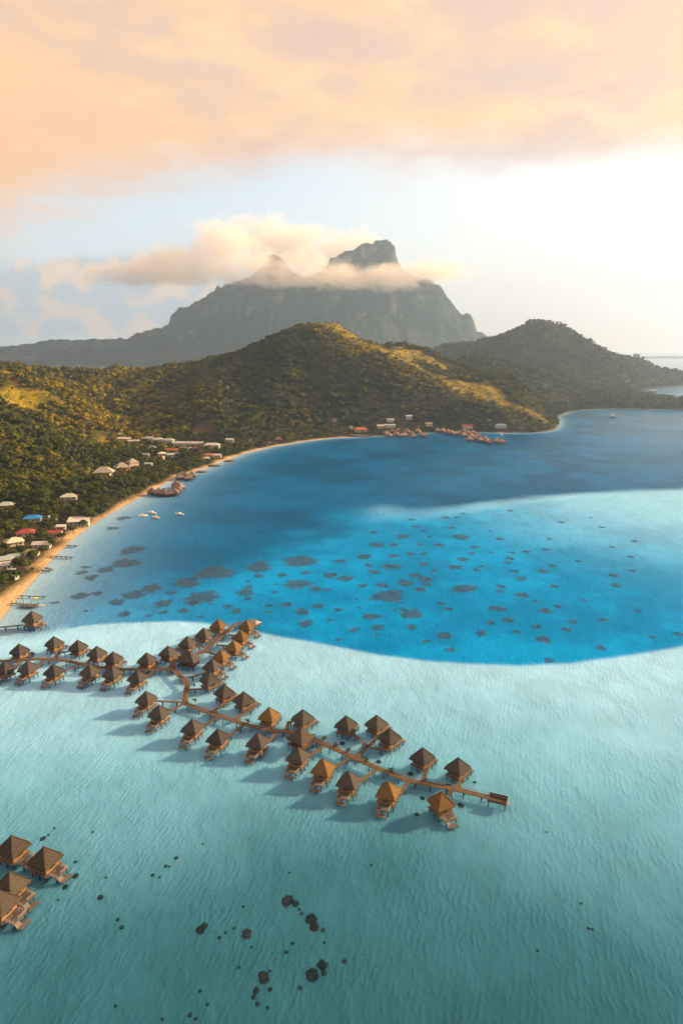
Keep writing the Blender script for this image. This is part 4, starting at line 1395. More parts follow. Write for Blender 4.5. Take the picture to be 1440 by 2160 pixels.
def hut_parts(th, stilt_len=3.6):
    """mesh data of one bungalow; local +Y is the lagoon side with the deck"""
    P = []
    roof = roof_mesh(HALF, HALF, 0.0, EAVE, APEX, th)
    c = MB()
    c.tube([(0, 0, APEX - 0.35), (0, 0, APEX + 0.12), (0, 0, APEX + 0.32)], [0.34, 0.24, 0.08], 8)
    hips = MB()
    for sx in (-1, 1):
        for sy in (-1, 1):
            hips.bar((sx * HALF * .87, sy * HALF * .87, EAVE + 0.85), (sx * .06, sy * .06, APEX - .03), 0.26, 0.16)
    P.append(('roof', roof, (0, 0, 0), 0, [('ridge_cap', c.mesh('ridge_cap', th), (0, 0, 0)), ('hip_ridge', hips.mesh('hip_ridge', th), (0, 0, 0))]))
    w = MB()
    w.box((0, 0, (PLAT + 5.2) / 2), (5.0, 5.0, 5.2 - PLAT))
    P.append(('wall', w.mesh('wall', M['wood']), (0, 0, 0), 0, []))
    p = MB()
    p.box((0, 0, PLAT - 0.15), (6.3, 6.3, 0.26))
    p.bar((-3.0, -2.2, PLAT - 0.42), (3.0, -2.2, PLAT - 0.42), 0.22, 0.26)
    p.bar((-3.0, 2.2, PLAT - 0.42), (3.0, 2.2, PLAT - 0.42), 0.22, 0.26)
    P.append(('platform', p.mesh('platform', M['deck_grey']), (0, 0, 0), 0, []))
    d = MB(); d.box((0, 0, 0), (1.0, 0.1, 2.0))
    dm = d.mesh('door', M['door'])
    hd = MB(); hd.box((0, 0, 0), (0.06, 0.08, 0.3))
    P.append(('door', dm, (0.5, -2.54, PLAT + 1.0), 0, [('handle', hd.mesh('handle', M['rail_pale']), (0.38, -0.08, 0))]))
    g = MB(); g.box((0, 0, 0), (1.7, 0.06, 1.3))
    fr = MB()
    for x in (-0.9, 0, 0.9):
        fr.box((x, 0, 0), (0.1, 0.1, 1.5))
    for z in (-0.7, 0.7):
        fr.box((0, 0.003, z), (1.72, 0.095, 0.1))
    gm, frm = g.mesh('window', M['glass']), fr.mesh('frame', M['rail'])
    for x, y, rz in ((2.53, 0.2, math.pi / 2), (-2.53, 0.2, math.pi / 2), (-1.2, -2.53, 0), (0, 2.53, 0)):
        P.append(('window', gm, (x, y, PLAT + 1.45), rz, [('frame', frm, (0, 0, 0))]))
    dk = MB()
    dk.box((0, 4.55, PLAT - 0.28), (4.4, 2.75, 0.2))
    P.append(('deck', dk.mesh('deck', M['deck_grey']), (0, 0, 0), 0, []))
    rl = MB()
    for x in (-2.1, 2.1):
        rl.bar((x, 3.3, PLAT + 0.75), (x, 5.85, PLAT + 0.75), 0.12)
        rl.bar((x, 3.3, PLAT + 0.3), (x, 5.85, PLAT + 0.3), 0.08)
        for y in (3.4, 4.6, 5.8):
            rl.box((x, y, PLAT + 0.28), (0.12, 0.12, 0.95))
    for y in (5.85,):
        rl.bar((-2.1, y, PLAT + 0.75), (0.5, y, PLAT + 0.75), 0.12)
        rl.bar((-2.1, y, PLAT + 0.3), (0.5, y, PLAT + 0.3), 0.08)
    P.append(('railing', rl.mesh('railing', M['rail_pale']), (0, 0, 0), 0, []))
    ln = MB()
    ln.box((0, 7.0, 0.75), (3.4, 1.7, 0.16))
    P.append(('landing', ln.mesh('landing', M['deck_grey']), (0, 0, 0), 0, []))
    st = MB()
    for k in range(4):
        st.box((1.2, 6.0 + 0.2 * k, PLAT - 0.35 - 0.26 * k), (1.2, 0.28, 0.07))
    for x in (0.55, 1.85):
        st.bar((x, 5.85, PLAT - 0.3), (x, 6.9, 0.75), 0.1, 0.2)
    P.append(('stairs', st.mesh('stairs', M['rail_pale']), (0, 0, 0), 0, []))
    s = MB()
    s.tube([(0, 0, -stilt_len), (0, 0, 0)], [0.2, 0.19], 8)
    sm = s.mesh('stilt', M['pile'])
    for x in (-2.6, 0, 2.6):
        for y in (-2.6, 0, 2.6):
            P.append(('stilt', sm, (x, y, PLAT - 0.28), 0, []))
    for x in (-1.9, 1.9):
        P.append(('stilt', sm, (x, 5.6, PLAT - 0.38), 0, []))
    s2 = MB(); s2.tube([(0, 0, -2.0), (0, 0, 0)], [0.15, 0.15], 7)
    s2m = s2.mesh('stilt', M['pile'])
    for x in (-1.4, 1.4):
        P.append(('stilt', s2m, (x, 7.4, 0.67), 0, []))
    return P


def place(parts, name, label, cat, loc, rz, group=None, scale=1.0, skip=()):
    t = thing(name, label, cat, loc, rz, group, scale)
    for nm, me, l, r, subs in parts:
        if nm in skip:
            continue
        o = link(nm, me, t, l, r)
        for sn, sme, sl in subs:
            link(sn, sme, o, sl)
    return t


HUT = hut_parts(M['thatch'])
HUT_NEW = hut_parts(M['thatch_new'])


def yaw_to(dx, dy):
    """rotation that turns local +Y onto (dx, dy)"""
    return math.atan2(dy, dx) - math.pi / 2


S_ = yaw_to(-.36, -.93)
N_ = yaw_to(.40, .92)
E_ = yaw_to(.93, -.36)
D_ = yaw_to(.70, .71)
W_ = yaw_to(-.93, .36)
LEFT, UP, LONG = 'bungalows along the left jetty', 'bungalows along the upper jetty', 'bungalows along the long jetty'
HUTS = [
    (40.4, 1358, N_, 0, LEFT, 'dark thatched bungalow behind the left jetty, first from the left edge'),
    (113.6, 1342.4, N_, 0, LEFT, 'dark thatched bungalow behind the left jetty, second and furthest back'),
    (164, 1350, N_, 0, LEFT, 'dark thatched bungalow behind the left jetty, third from the left edge'),
    (203.8, 1363, N_, 0, LEFT, 'dark thatched bungalow behind the left jetty, fourth from the left edge'),
    (238, 1374.7, N_, 0, LEFT, 'dark thatched bungalow behind the left jetty, fifth from the left edge'),
    (309, 1376.7, N_, 0, LEFT, 'dark thatched bungalow standing alone behind the left jetty, sixth from the left edge'),
    (354, 1362, N_, 0, UP, 'dark thatched bungalow directly behind the fork where the jetties meet'),
    (394.7, 1342.4, W_, 0, UP, 'dark thatched bungalow left of the upper jetty, nearest the hall at its foot'),
    (429, 1324, W_, 0, UP, 'dark thatched bungalow left of the upper jetty, middle of three'),
    (459.7, 1305.5, W_, 1, UP, 'golden brown thatched bungalow left of the upper jetty, at its far end'),
    (9.7, 1395, S_, 0, LEFT, 'grey thatched bungalow in front of the left jetty, cut by the left edge'),
    (58.3, 1394, S_, 0, LEFT, 'grey thatched bungalow in front of the left jetty, second from the left edge'),
    (112.8, 1400.8, S_, 0, LEFT, 'grey thatched bungalow in front of the left jetty, third from the left edge'),
    (188.6, 1400.8, S_, 0, LEFT, 'grey thatched bungalow in front of the left jetty, fourth from the left edge'),
    (236.4, 1404.7, S_, 0, LEFT, 'grey thatched bungalow in front of the left jetty, fifth from the left edge'),
    (289, 1412.8, S_, 0, LEFT, 'grey thatched bungalow in front of the left jetty, last before the fork'),
    (308, 1457.6, S_, 0, LONG, 'grey thatched bungalow at the end of the straight side walkway below the fork'),
    (335, 1486.7, S_, 0, LONG, 'grey thatched bungalow in front of the head of the long jetty, first from the left'),
    (520, 1307.4, E_, 1, UP, 'golden thatched bungalow right of the upper jetty, beside the grey-roofed dock'),
    (507.5, 1329, E_, 1, UP, 'golden thatched bungalow right of the upper jetty, second from the dock'),
    (492, 1350, E_, 1, UP, 'golden thatched bungalow right of the upper jetty, third from the dock'),
    (465.5, 1370, E_, 1, UP, 'golden thatched bungalow right of the upper jetty, fourth from the dock'),
    (447, 1389.5, E_, 0, UP, 'dark thatched bungalow right of the fork with a pale sunlit edge'),
    (442, 1417.5, D_, 0, UP, 'dark thatched bungalow right of the bent link walkway'),
    (473, 1444, D_, 0, LONG, 'dark thatched bungalow behind the long jetty, first from its head'),
    (514, 1459, D_, 0, LONG, 'dark thatched bungalow behind the long jetty, second from its head'),
    (405, 1516.5, S_, 0, LONG, 'grey thatched bungalow in front of the long jetty, second from the left'),
    (459, 1537, S_, 0, LONG, 'grey thatched bungalow in front of the long jetty, third from the left'),
    (542.8, 1546, S_, 0, LONG, 'grey thatched bungalow in front of the long jetty, fourth from the left'),
    (567.4, 1491.8, N_, 1, LONG, 'brown thatched bungalow close behind the long jetty, left of the wide jetty hall'),
    (638.6, 1496.5, D_, 0, LONG, 'dark thatched bungalow right behind the wide hall on the long jetty'),
    (628, 1575.7, S_, 0, LONG, 'grey thatched bungalow just in front of the wide hall on the long jetty'),
    (680.8, 1600.8, S_, 1, LONG, 'orange brown thatched bungalow in front of the long jetty, between two grey ones'),
    (734.5, 1626.6, S_, 0, LONG, 'grey thatched bungalow in front of the long jetty, between two orange brown ones'),
    (729.5, 1509.5, yaw_to(.55, .83), 0, LONG, 'dark thatched bungalow at the left tip of the forked side walkway'),
    (793.8, 1508.3, D_, 0, LONG, 'dark thatched bungalow at the back tip of the forked side walkway'),
    (821.5, 1536, D_, 0, LONG, 'dark thatched bungalow at the right tip of the forked side walkway'),
    (890.9, 1577, D_, 0, LONG, 'dark thatched bungalow behind the long jetty, second from its outer end'),
    (965.8, 1598, D_, 0, LONG, 'dark thatched bungalow behind the long jetty, nearest its outer end'),
    (818.5, 1649, S_, 1, LONG, 'orange brown thatched bungalow in front of the long jetty, second from its outer end'),
    (930.8, 1669.6, yaw_to(.45, -.89), 1, LONG, 'orange brown thatched bungalow in front of the long jetty, nearest its outer end'),
    (25.3, 1764, E_, 2, 'bungalows at the lower left edge', 'upper left bungalow of the four at the lower left edge'),
    (93, 1787.8, E_, 2, 'bungalows at the lower left edge', 'rightmost bungalow of the four at the lower left edge'),
    (20.8, 1841.6, E_, 2, 'bungalows at the lower left edge', 'bungalow with stepped deck below the rightmost one at the lower left edge'),
    (-1, 1880, E_, 2, 'bungalows at the lower left edge', 'lowest bungalow at the left edge, cut off by it'),
]
M['thatch_mid'] = mat_thatch('browned_thatch', (0.026, 0.024, 0.024), (0.13, 0.098, 0.070), (0.085, 0.070, 0.058))
HUT_MID = hut_parts(M['thatch_mid'])
for x, y, rz, kind, grp, lab in HUTS:
    p = on_plane(x, y, APEX)
    place((HUT, HUT_NEW, HUT_MID)[kind], 'overwater_bungalow', lab, 'bungalow', (p[0], p[1], 0), rz + random.uniform(-.05, .05), grp, 1.03 if kind == 2 else 1.0)

# the two wide halls on the jetty and the shore hut
def wide_hall(x, y, rz, label, th, half=(4.9, 3.9), ridge=1.2, scale=1.0):
    p = on_plane(x, y, 8.6)
    t = thing('jetty_hall', label, 'pavilion', (p[0], p[1], 0), rz)
    r = link('roof', roof_mesh(half[0], half[1], ridge, 4.6, 8.6, M[th]), t)
    c = MB(); c.bar((-ridge - .2, 0, 8.62), (ridge + .2, 0, 8.62), 0.5, 0.3)
    link('ridge_cap', c.mesh('ridge_cap', M[th]), r)
    f = MB(); f.box((0, 0, PLAT - 0.05), (half[0] * 1.8, half[1] * 1.8, 0.28))
    link('platform', f.mesh('platform', M['deck']), t)
    w = MB(); w.box((0, 0.4, 3.2), (half[0] * 1.1, half[1] * 0.9, 2.0))
    link('wall', w.mesh('wall', M['wood']), t)
    po = MB(); po.tube([(0, 0, -3.6), (0, 0, 2.7)], [0.16, 0.13], 7)
    pm = po.mesh('post', M['pile'])
    for sx in (-1, -0.33, 0.33, 1):
        for sy in (-1, 1):
            link('post', pm, t, (sx * half[0] * 0.8, sy * half[1] * 0.8, 2.2))
    d = MB(); d.box((0, 0, 0), (1.4, 0.1, 2.0))
    link('door', d.mesh('door', M['door']), t, (0, 0.4 - half[1] * 0.455, 3.15))


wide_hall(396, 1374, yaw_to(.25, .97), 'wide thatched hall at the foot of the upper jetty', 'thatch', (4.9, 3.9), 1.3)
wide_hall(633.3, 1536, yaw_to(.62, .78), 'wide thatched hall straddling the long jetty', 'thatch_mid', (4.2, 4.0), 0.3)

# shore hut with high red-brown walls
p = on_plane(67, 1291, 9.6)
t = place(HUT_MID, 'overwater_hut', 'tall thatched hut on its own short pier off the left beach', 'bungalow', (p[0], p[1], 0), yaw_to(.93, -.2), None, 1.15, skip=('landing', 'stairs'))

# grey roofed dock at the end of the upper jetty
def dock():
    p = on_plane(536, 1316, 2.4)
    t = thing('dock_shelter', 'grey thatched dock shelter at the far end of the upper jetty', 'shelter', (p[0], p[1], 0), yaw_to(.6, .8))
    link('roof', roof_mesh(3.6, 2.3, 1.5, 3.6, 5.0, M['thatch_grey']), t)
    f = MB(); f.box((0, 0, 1.9), (6.4, 4.2, 0.25))
    link('platform', f.mesh('platform', M['deck_grey']), t)
    po = MB(); po.tube([(0, 0, -4), (0, 0, 2)], [0.14, 0.12], 7)
    pm = po.mesh('post', M['pile'])
    for sx in (-1, 0, 1):
        for sy in (-1, 1):
            link('post', pm, t, (sx * 2.8, sy * 1.7, 1.8))


dock()

# ------------------------------------------------------------------ jetties
PILE_MB = MB()
PILE_MB.tube([(0, 0, -4.2), (0, 0, 0)], [0.19, 0.18], 7)
PILE = PILE_MB.mesh('pile', M['pile'])
JZ = 2.3


def strip(pts, width, z, name, mtl, parent, rail=None, gap=0.0):
    P = [Vector((a, b, z)) for a, b in pts]
    b = MB()
    L, Rr = [], []
    for i, p in enumerate(P):
        d0 = (P[i] - P[i - 1]).normalized() if i else (P[1] - P[0]).normalized()
        d1 = (P[i + 1] - P[i]).normalized() if i < len(P) - 1 else d0
        d = (d0 + d1).normalized()
        n = Vector((-d.y, d.x, 0))
        k = 1 / max(0.5, n.dot(Vector((-d1.y, d1.x, 0))))
        L.append(p + n * width / 2 * k); Rr.append(p - n * width / 2 * k)
    vs, fs = [], []
    for l, r in zip(L, Rr):
        vs += [l, r, l - Vector((0, 0, .22)), r - Vector((0, 0, .22))]
    for i in range(len(P) - 1):
        o = i * 4
        fs += [(o, o + 1, o + 5, o + 4), (o + 3, o + 2, o + 6, o + 7), (o + 2, o, o + 4, o + 6), (o + 1, o + 3, o + 7, o + 5)]
    fs += [(0, 2, 3, 1), (len(vs) - 4, len(vs) - 3, len(vs) - 1, len(vs) - 2)]
    b.add(vs, fs)
    o = link(name, b.mesh(name, M[mtl]), parent)
    if rail:
        rb = MB()
        for side in (L, Rr):
            for i in range(len(P) - 1):
                a, c = side[i], side[i + 1]
                ln = (c - a).length
                rb.bar(a + Vector((0, 0, .75)), c + Vector((0, 0, .75)), 0.11, 0.09)
                k = max(1, int(ln / 2.4))
                for q in range(k):
                    s = a + (c - a) * (q / k)
                    rb.box((s.x, s.y, z + 0.38), (0.1, 0.1, 0.76))
        link('railing', rb.mesh('railing', M[rail]), o)
    return o


def piles(pts, parent, step, width, z):
    for i in range(len(pts) - 1):
        a, b = np.array(pts[i]), np.array(pts[i + 1])
        ln = np.linalg.norm(b - a)
        n = max(1, int(round(ln / step)))
        d = (b - a) / ln
        nrm = np.array((-d[1], d[0])) * (width / 2 - 0.15)
        for k in range(n):
            p = a + (b - a) * ((k + 0.5) / n)
            for s in (-1, 1):
                q = p + nrm * s
                link('pile', PILE, parent, (q[0], q[1], z - 0.2))


def jetty(name, label, main, sides, width=2.3, mtl='deck', rail='rail', step=8.0):
    t = thing(name, label, 'jetty')
    m = [tuple(on_plane(x, y, JZ)[:2]) for x, y in main]
    strip(m, width, JZ, 'walkway', mtl, t, rail)
    piles(m, t, step, width, JZ)
    for s in sides:
        q = [tuple(on_plane(x, y, JZ - 0.03)[:2]) for x, y in s]
        strip(q, 1.35, JZ - 0.03, 'side_walkway', mtl, t, None)
        piles(q, t, 6.5, 1.2, JZ)
    return t


jetty('jetty', 'curving wooden jetty at left running from the left edge to the fork',
      [(-60, 1398), (0, 1394), (39, 1392), (82, 1390), (128, 1391.5), (159, 1397), (179, 1402), (212, 1407), (253, 1411), (296, 1411.7), (352, 1411.7), (361.7, 1407)],
      [[(46, 1391), (42, 1378)], [(47, 1392), (27, 1409)], [(95, 1391), (78, 1407)], [(116, 1391), (128, 1370), (126, 1366)], [(124, 1377), (150, 1373)], [(167, 1400), (128, 1418)],
       [(183, 1402), (192, 1388)], [(224, 1407), (232, 1398)], [(212, 1407), (200, 1415)], [(268, 1411), (252, 1418)], [(327, 1411.7), (307, 1431)], [(331, 1411), (322, 1399)]])
jetty('jetty', 'bent wooden link walkway joining the fork to the head of the long jetty',
      [(361.7, 1407), (375, 1421), (396, 1442), (389, 1483)],
      [[(395, 1430), (440, 1417)], [(393, 1454), (430, 1453)], [(388, 1481), (328, 1478)]])
jetty('jetty', 'straight sunlit orange jetty climbing to the grey-roofed dock',
      [(361.7, 1407), (368, 1395), (392, 1389), (420, 1377), (432, 1373), (498, 1314)],
      [[(371, 1394), (358, 1382)], [(432, 1364), (408, 1361)], [(459, 1342), (444, 1341)], [(478, 1329), (466, 1326)], [(498, 1314), (512, 1322)], [(480, 1338), (500, 1342)],
       [(456, 1360), (485, 1362)], [(434, 1373), (455, 1381)], [(502, 1313), (530, 1312)]])
jetty('jetty', 'long wooden jetty running from the bent link out to the square end platform',
      [(389, 1483), (459, 1509), (517, 1527), (546, 1535), (575, 1541), (620, 1544), (657, 1557), (686, 1570), (738, 1594), (797, 1620), (826, 1632), (861, 1646), (890, 1651), (960, 1664), (1034, 1682)],
      [[(386, 1485), (352, 1503)], [(461, 1509), (424, 1535)], [(516, 1527), (476, 1558)], [(444, 1504), (486, 1474)], [(492, 1519), (540, 1488)], [(569, 1540), (574, 1524)],
       [(585, 1541), (563, 1567)], [(604, 1543), (608, 1523), (618, 1521)], [(684, 1570), (648, 1599)], [(740, 1595), (702, 1622)], [(797, 1620), (757, 1650)],
       [(750, 1594), (776, 1575)], [(776, 1575), (741, 1545)], [(776, 1575), (800, 1550)], [(780, 1577), (826, 1582)], [(890, 1650), (900, 1620)], [(964, 1663), (972, 1644)],
       [(861, 1647), (840, 1677)], [(951, 1664), (948, 1676)]], step=7.5)
jetty('jetty', 'short grey pier from the left edge to the tall thatched hut', [(-60, 1327), (0, 1323), (50, 1318)], [], 1.6, 'deck_grey', None, 5.0)


def end_platform():
    a = on_plane(1049, 1687, JZ)
    d = on_plane(1034, 1682, JZ) - on_plane(960, 1664, JZ)
    yaw = math.atan2(d[1], d[0])
    t = thing('swim_platform', 'square wooden platform with red-brown sides at the outer end of the long jetty', 'platform', (a[0], a[1], 0), yaw)
    f = MB(); f.box((0, 0, JZ - 0.1), (6.2, 3.8, 0.25))
    link('deck', f.mesh('deck', M['deck']), t)
    w = MB()
    for sy in (-1, 1):
        w.box((0, sy * 1.93, JZ + 0.42), (6.2, 0.1, 0.8))
    w.box((3.05, 0, JZ + 0.42), (0.1, 3.7, 0.8))
    link('railing', w.mesh('railing', M['door']), t)
    b = MB(); b.box((0.4, 1.2, JZ + 0.3), (4.2, 0.7, 0.45))
    link('bench', b.mesh('bench', M['pile']), t)
    l = MB()
    for x in (3.35, 3.75):
        l.box((x, 0.4, JZ - 0.4 - (x - 3.3) * 1.2), (0.4, 1.3, 0.08))
    link('stairs', l.mesh('stairs', M['rail_pale']), t)
    for sx in (-2.7, 2.7):
        for sy in (-1.6, 1.6):
            link('pile', PILE, t, (sx, sy, JZ - 0.2))


end_platform()

# potted palms on the long jetty
for x, y, lab in ((524, 1524, 'small dark potted palm at the third side walkway of the long jetty'), (662, 1555, 'small potted palm just right of the wide jetty hall'),
                  (681, 1561, 'taller potted palm right of the wide jetty hall'), (706, 1575, 'bushy potted palm left of the forked side walkway'), (733, 1586, 'potted palm beside the forked side walkway'),
                  (771, 1606, 'orange-lit potted palm below the forked side walkway'), (826, 1627, 'potted palm near the last dark bungalow side walkway'), (412, 1480, 'dark potted palm at the head of the long jetty'), (410, 1448, 'dark potted palm beside the bent link walkway')):
    p = on_plane(x, y, JZ)
    t = thing('potted_palm', lab, 'plant', (p[0], p[1], JZ), random.uniform(0, 6), 'potted palms along the jetty')
    b = MB(); b.tube([(0, 0, 0), (0, 0, 0.55)], [0.3, 0.42], 9)
    link('pot', b.mesh('pot', M['door']), t)
    b = MB(); b.tube([(0, 0, 0.5), (0, 0, 1.0)], [0.07, 0.05], 5)
    link('trunk', b.mesh('trunk', M['palm_bark']), t)
    c = link('crown', PALM_PROTO[random.randrange(4)][1], t, (0, 0, 0), 0, 0.34)
    c.location = (0, 0, 1.0 - 9 * 0.34)

# ------------------------------------------------------------------ distant overwater hotel bungalows
def far_hut_parts(th):
    P = []
    P.append(('roof', roof_mesh(5.2, 5.0, 0.5, 3.6, 8.6, th), (0, 0, 0), 0, []))
    w = MB(); w.box((0, 0, 2.9), (7.0, 6.8, 2.2)); P.append(('wall', w.mesh('wall', M['wood']), (0, 0, 0), 0, []))
    p = MB(); p.box((0, 0, 1.7), (9.4, 9.2, 0.3)); P.append(('platform', p.mesh('platform', M['pile']), (0, 0, 0), 0, []))
    s = MB(); s.tube([(0, 0, -3), (0, 0, 0)], [0.3, 0.3], 6); sm = s.mesh('stilt', M['pile'])
    for x in (-4, 4):
        for y in (-4, 4):
            P.append(('stilt', sm, (x, y, 1.6), 0, []))
    return P


FARHUT = far_hut_parts(M['thatch_pink'])
FARHUT_OLD = far_hut_parts(mat_thatch('aged_thatch', (0.13, 0.095, 0.085), (0.26, 0.20, 0.175), (0.20, 0.15, 0.13)))
for grp, lab, parts, lst, sc_ in (
    ('overwater cluster beside the restaurant point', 'rosy thatched overwater bungalow in the cluster beside the rocky restaurant point', FARHUT,
     [(815, 918), (826, 914), (834, 920), (846, 923), (838, 913), (858, 915), (866, 919), (871, 924), (880, 914), (888, 919), (893, 923), (853, 921), (820, 922)], 1.0),
    ('overwater row running out from the far shore', 'rosy thatched overwater bungalow in the long row running out from the far shore', FARHUT,
     [(922, 912), (932, 913), (943, 915), (951, 917), (960, 919), (968, 917), (977, 921), (985, 917), (992, 924), (976, 914), (1002, 928), (1008, 922), (1012, 932), (1020, 930), (1027, 934), (1032, 937), (996, 917), (990, 931)], 1.0),
    ('pair of overwater bungalows off the far row', 'overwater bungalow of the separate pair at the right end of the far row', FARHUT, [(1046, 934), (1058, 937)], 1.0),
    ('weathered overwater bungalows off the left bay', 'weathered grey-brown thatched overwater bungalow in the lower group off the left bay', FARHUT_OLD,
     [(322, 1044), (336, 1045), (347, 1047), (358, 1047), (368, 1046), (374, 1040), (378, 1034), (373, 1029)], 0.95),
    ('weathered overwater bungalows nearer the sand point', 'weathered grey-brown thatched overwater bungalow in the upper group near the sand point', FARHUT_OLD,
     [(380, 1012), (390, 1009), (398, 1014), (405, 1010), (384, 1007)], 0.95),
):
    for x, y in lst:
        p = on_plane(x, y, 0)
        place(parts, 'far_bungalow', lab, 'bungalow', (p[0], p[1], 0), random.uniform(-.5, .5), grp, sc_ * random.uniform(0.9, 1.08))

# ------------------------------------------------------------------ boats, piers and the beach dock
def boat(x, y, label, yaw, s=1.0, cabin=True):
    p = on_plane(x, y, 0)
    t = thing('motor_boat', label, 'boat', (p[0], p[1], 0), yaw, 'boats moored in the bay', s)
    b = MB()
    secs = [(-3.4, 1.15, 0.9), (-1.5, 1.3, 0.9), (1.0, 1.2, 1.0), (2.8, 0.7, 1.15), (3.9, 0.05, 1.3)]
    vs, fs = [], []
    for xx, w, h in secs:
        vs += [(xx, -w, h), (xx, -w * 0.7, -0.3), (xx, w * 0.7, -0.3), (xx, w, h)]
    for i in range(4):
        o = i * 4
        fs += [(o, o + 1, o + 5, o + 4), (o + 1, o + 2, o + 6, o + 5), (o + 2, o + 3, o + 7, o + 6)]
    fs += [(0, 3, 2, 1), (16, 17, 18, 19)]
    b.add(vs, fs)
    link('hull', b.mesh('hull', M['boat']), t)
    d = MB()
    d.add([(xx, sg * w * 0.9, h - 0.12) for xx, w, h in secs for sg in (-1, 1)], [(i * 2, i * 2 + 2, i * 2 + 3, i * 2 + 1) for i in range(4)])
    link('deck', d.mesh('deck', M['cream']), t)
    if cabin:
        c = MB(); c.box((0.2, 0, 1.35), (2.4, 1.5, 0.9), taper=0.8)
        link('cabin', c.mesh('cabin', M['boat']), t)
        w = MB(); w.box((1.35, 0, 1.45), (0.1, 1.2, 0.45))
        link('windscreen', w.mesh('windscreen', M['glass']), t)
    e = MB(); e.box((-3.55, 0, 0.9), (0.4, 0.5, 0.9))
    link('outboard_motor', e.mesh('outboard_motor', M['pile']), t)


boat(300, 1089, 'white motor boat moored nearest the beach in the left bay', 0.4, 1.2)
boat(321, 1083, 'white motor boat moored, uppermost of the three close together', 2.9, 1.2)
boat(330, 1093, 'white motor boat moored, lowest of the three close together', -0.5, 1.15)
boat(379, 1085.6, 'white motor boat moored apart, right of the other three', 3.0, 1.2)
boat(1057, 917, 'white boat lying off the teal green roofed building', 1.2, 1.6)


def pier(pts, label, w=1.6, hut=None, step=4.0):
    t = thing('pier', label, 'pier')
    q = [tuple(on_plane(x, y, 1.4)[:2]) for x, y in pts]
    strip(q, w, 1.4, 'walkway', 'deck_grey', t)
    piles(q, t, step, w, 1.4)


pier([(104, 1172.5), (155, 1175)], 'narrow dark pier with many posts off the left beach', 1.6)
pier([(140, 1150), (165, 1151)], 'short dark pier above the narrow posted pier', 2.2)
pier([(96, 1197), (112, 1201)], 'stubby pier below the narrow posted pier', 2.0)
pier([(75, 1203), (108, 1203.5)], 'thin jetty of old posts below the stubby pier', 0.8)
pier([(40, 1256), (85, 1258), (100, 1257)], 'thin walkway with an outer landing beyond the beach dock', 0.9)
pier([(1196, 876), (1290, 879)], 'long thin pier crossing the far bay to a small white hut', 2.2, step=14)
q = on_plane(1291, 879, 1.4)
t = thing('pier_hut', 'small white roofed hut at the end of the long thin far pier', 'hut', (q[0], q[1], 1.3))
b = MB(); b.box((0, 0, 0.1), (17, 9, 0.4)); link('platform', b.mesh('platform', M['pile']), t)
b = MB(); b.box((0, 0, 1.6), (7, 5, 2.8)); link('wall', b.mesh('wall', M['cream']), t)
link('roof', roof_mesh(5.2, 4.2, 1.0, 2.8, 5.6, M['roof_white']), t)
b = MB(); b.tube([(0, 0, -4), (0, 0, 0)], [0.3, 0.3], 6); pm = b.mesh('pile', M['pile'])
for sx in (-7, 7):
    for sy in (-3.5, 3.5):
        link('pile', pm, t, (sx, sy, 0))

# the cluttered beach dock by the tall hut
q = on_plane(62, 1277, 1.2)
t = thing('beach_dock', 'rickety dark beach dock with posts beside the tall thatched hut', 'dock', (q[0], q[1], 0), -0.1)
b = MB(); b.box((0, 0, 1.1), (10, 4.5, 0.3)); link('deck', b.mesh('deck', M['deck_grey']), t)
b = MB(); b.box((-9, 2.5, 1.0), (9, 1.3, 0.2)); link('gangway', b.mesh('gangway', M['deck_grey']), t)
b = MB(); b.tube([(0, 0, -4), (0, 0, 2.4)], [0.14, 0.11], 6); pm = b.mesh('post', M['pile'])
for x_, y_ in ((-4.6, -2), (-4.6, 2), (0, -2), (0, 2), (4.6, -2), (4.6, 2), (-9, 2), (-12.5, 3)):
    link('post', pm, t, (x_, y_, 1.3))
q2 = on_plane(76, 1268, 1.3)
t = thing('beach_parasol', 'yellow parasol over a white seat on the beach dock', 'parasol', (q2[0], q2[1], 1.3))
b = MB(); b.tube([(0, 0, 0), (0, 0, 2.3)], [0.06, 0.05], 6); link('pole', b.mesh('pole', M['rail_pale']), t)
yl = simple('yellow_cloth', (0.62, 0.45, 0.04), 0.8, 0.15)
b = MB()
ring = [(1.7 * math.cos(a), 1.7 * math.sin(a), 1.9) for a in [k * math.pi / 4 for k in range(8)]]
b.add(ring + [(0, 0, 2.6), (0, 0, 2.48)] + [(x_ * .98, y_ * .98, 1.86) for x_, y_, z_ in ring], [(k, (k + 1) % 8, 8) for k in range(8)] + [(10 + (k + 1) % 8, 10 + k, 9) for k in range(8)])
link('canopy', b.mesh('canopy', yl), t)
boat(84, 1279, 'dark hulled dinghy tied to the beach dock', 0.1, 0.75, False)

# violet canopies beside the beach bar
for x, y, lab in ((566, 937, 'violet canopy on the middle beach, left of the straw bar'), (576, 936, 'violet canopy on the middle beach, touching the straw bar')):
    q = on_land(x, y)
    t = thing('beach_canopy', lab, 'canopy', tuple(q), 0.2)
    b = MB(); b.box((0, 0, 2.5), (6, 5, 0.7), taper=0.55); link('cloth', b.mesh('cloth', M['tarp']), t)
    b = MB(); b.tube([(0, 0, -0.5), (0, 0, 2.3)], [0.08, 0.08], 6); pm = b.mesh('pole', M['rail_pale'])
    for sx in (-2.5, 2.5):
        for sy in (-2, 2):
            link('pole', pm, t, (sx, sy, 0))

# ------------------------------------------------------------------ coral
def blob(n, seed, jag=0.35):
    g = np.random.default_rng(seed)
    a = np.linspace(0, 2 * np.pi, n, endpoint=False)
    r = 1 + jag * (fbm(np.cos(a) * 1.4 + seed * 3.7, np.sin(a) * 1.4, 1.0, 3, seed) - 0.5) * 2 + jag * 0.5 * (g.random(n) - 0.5)
    return a, r


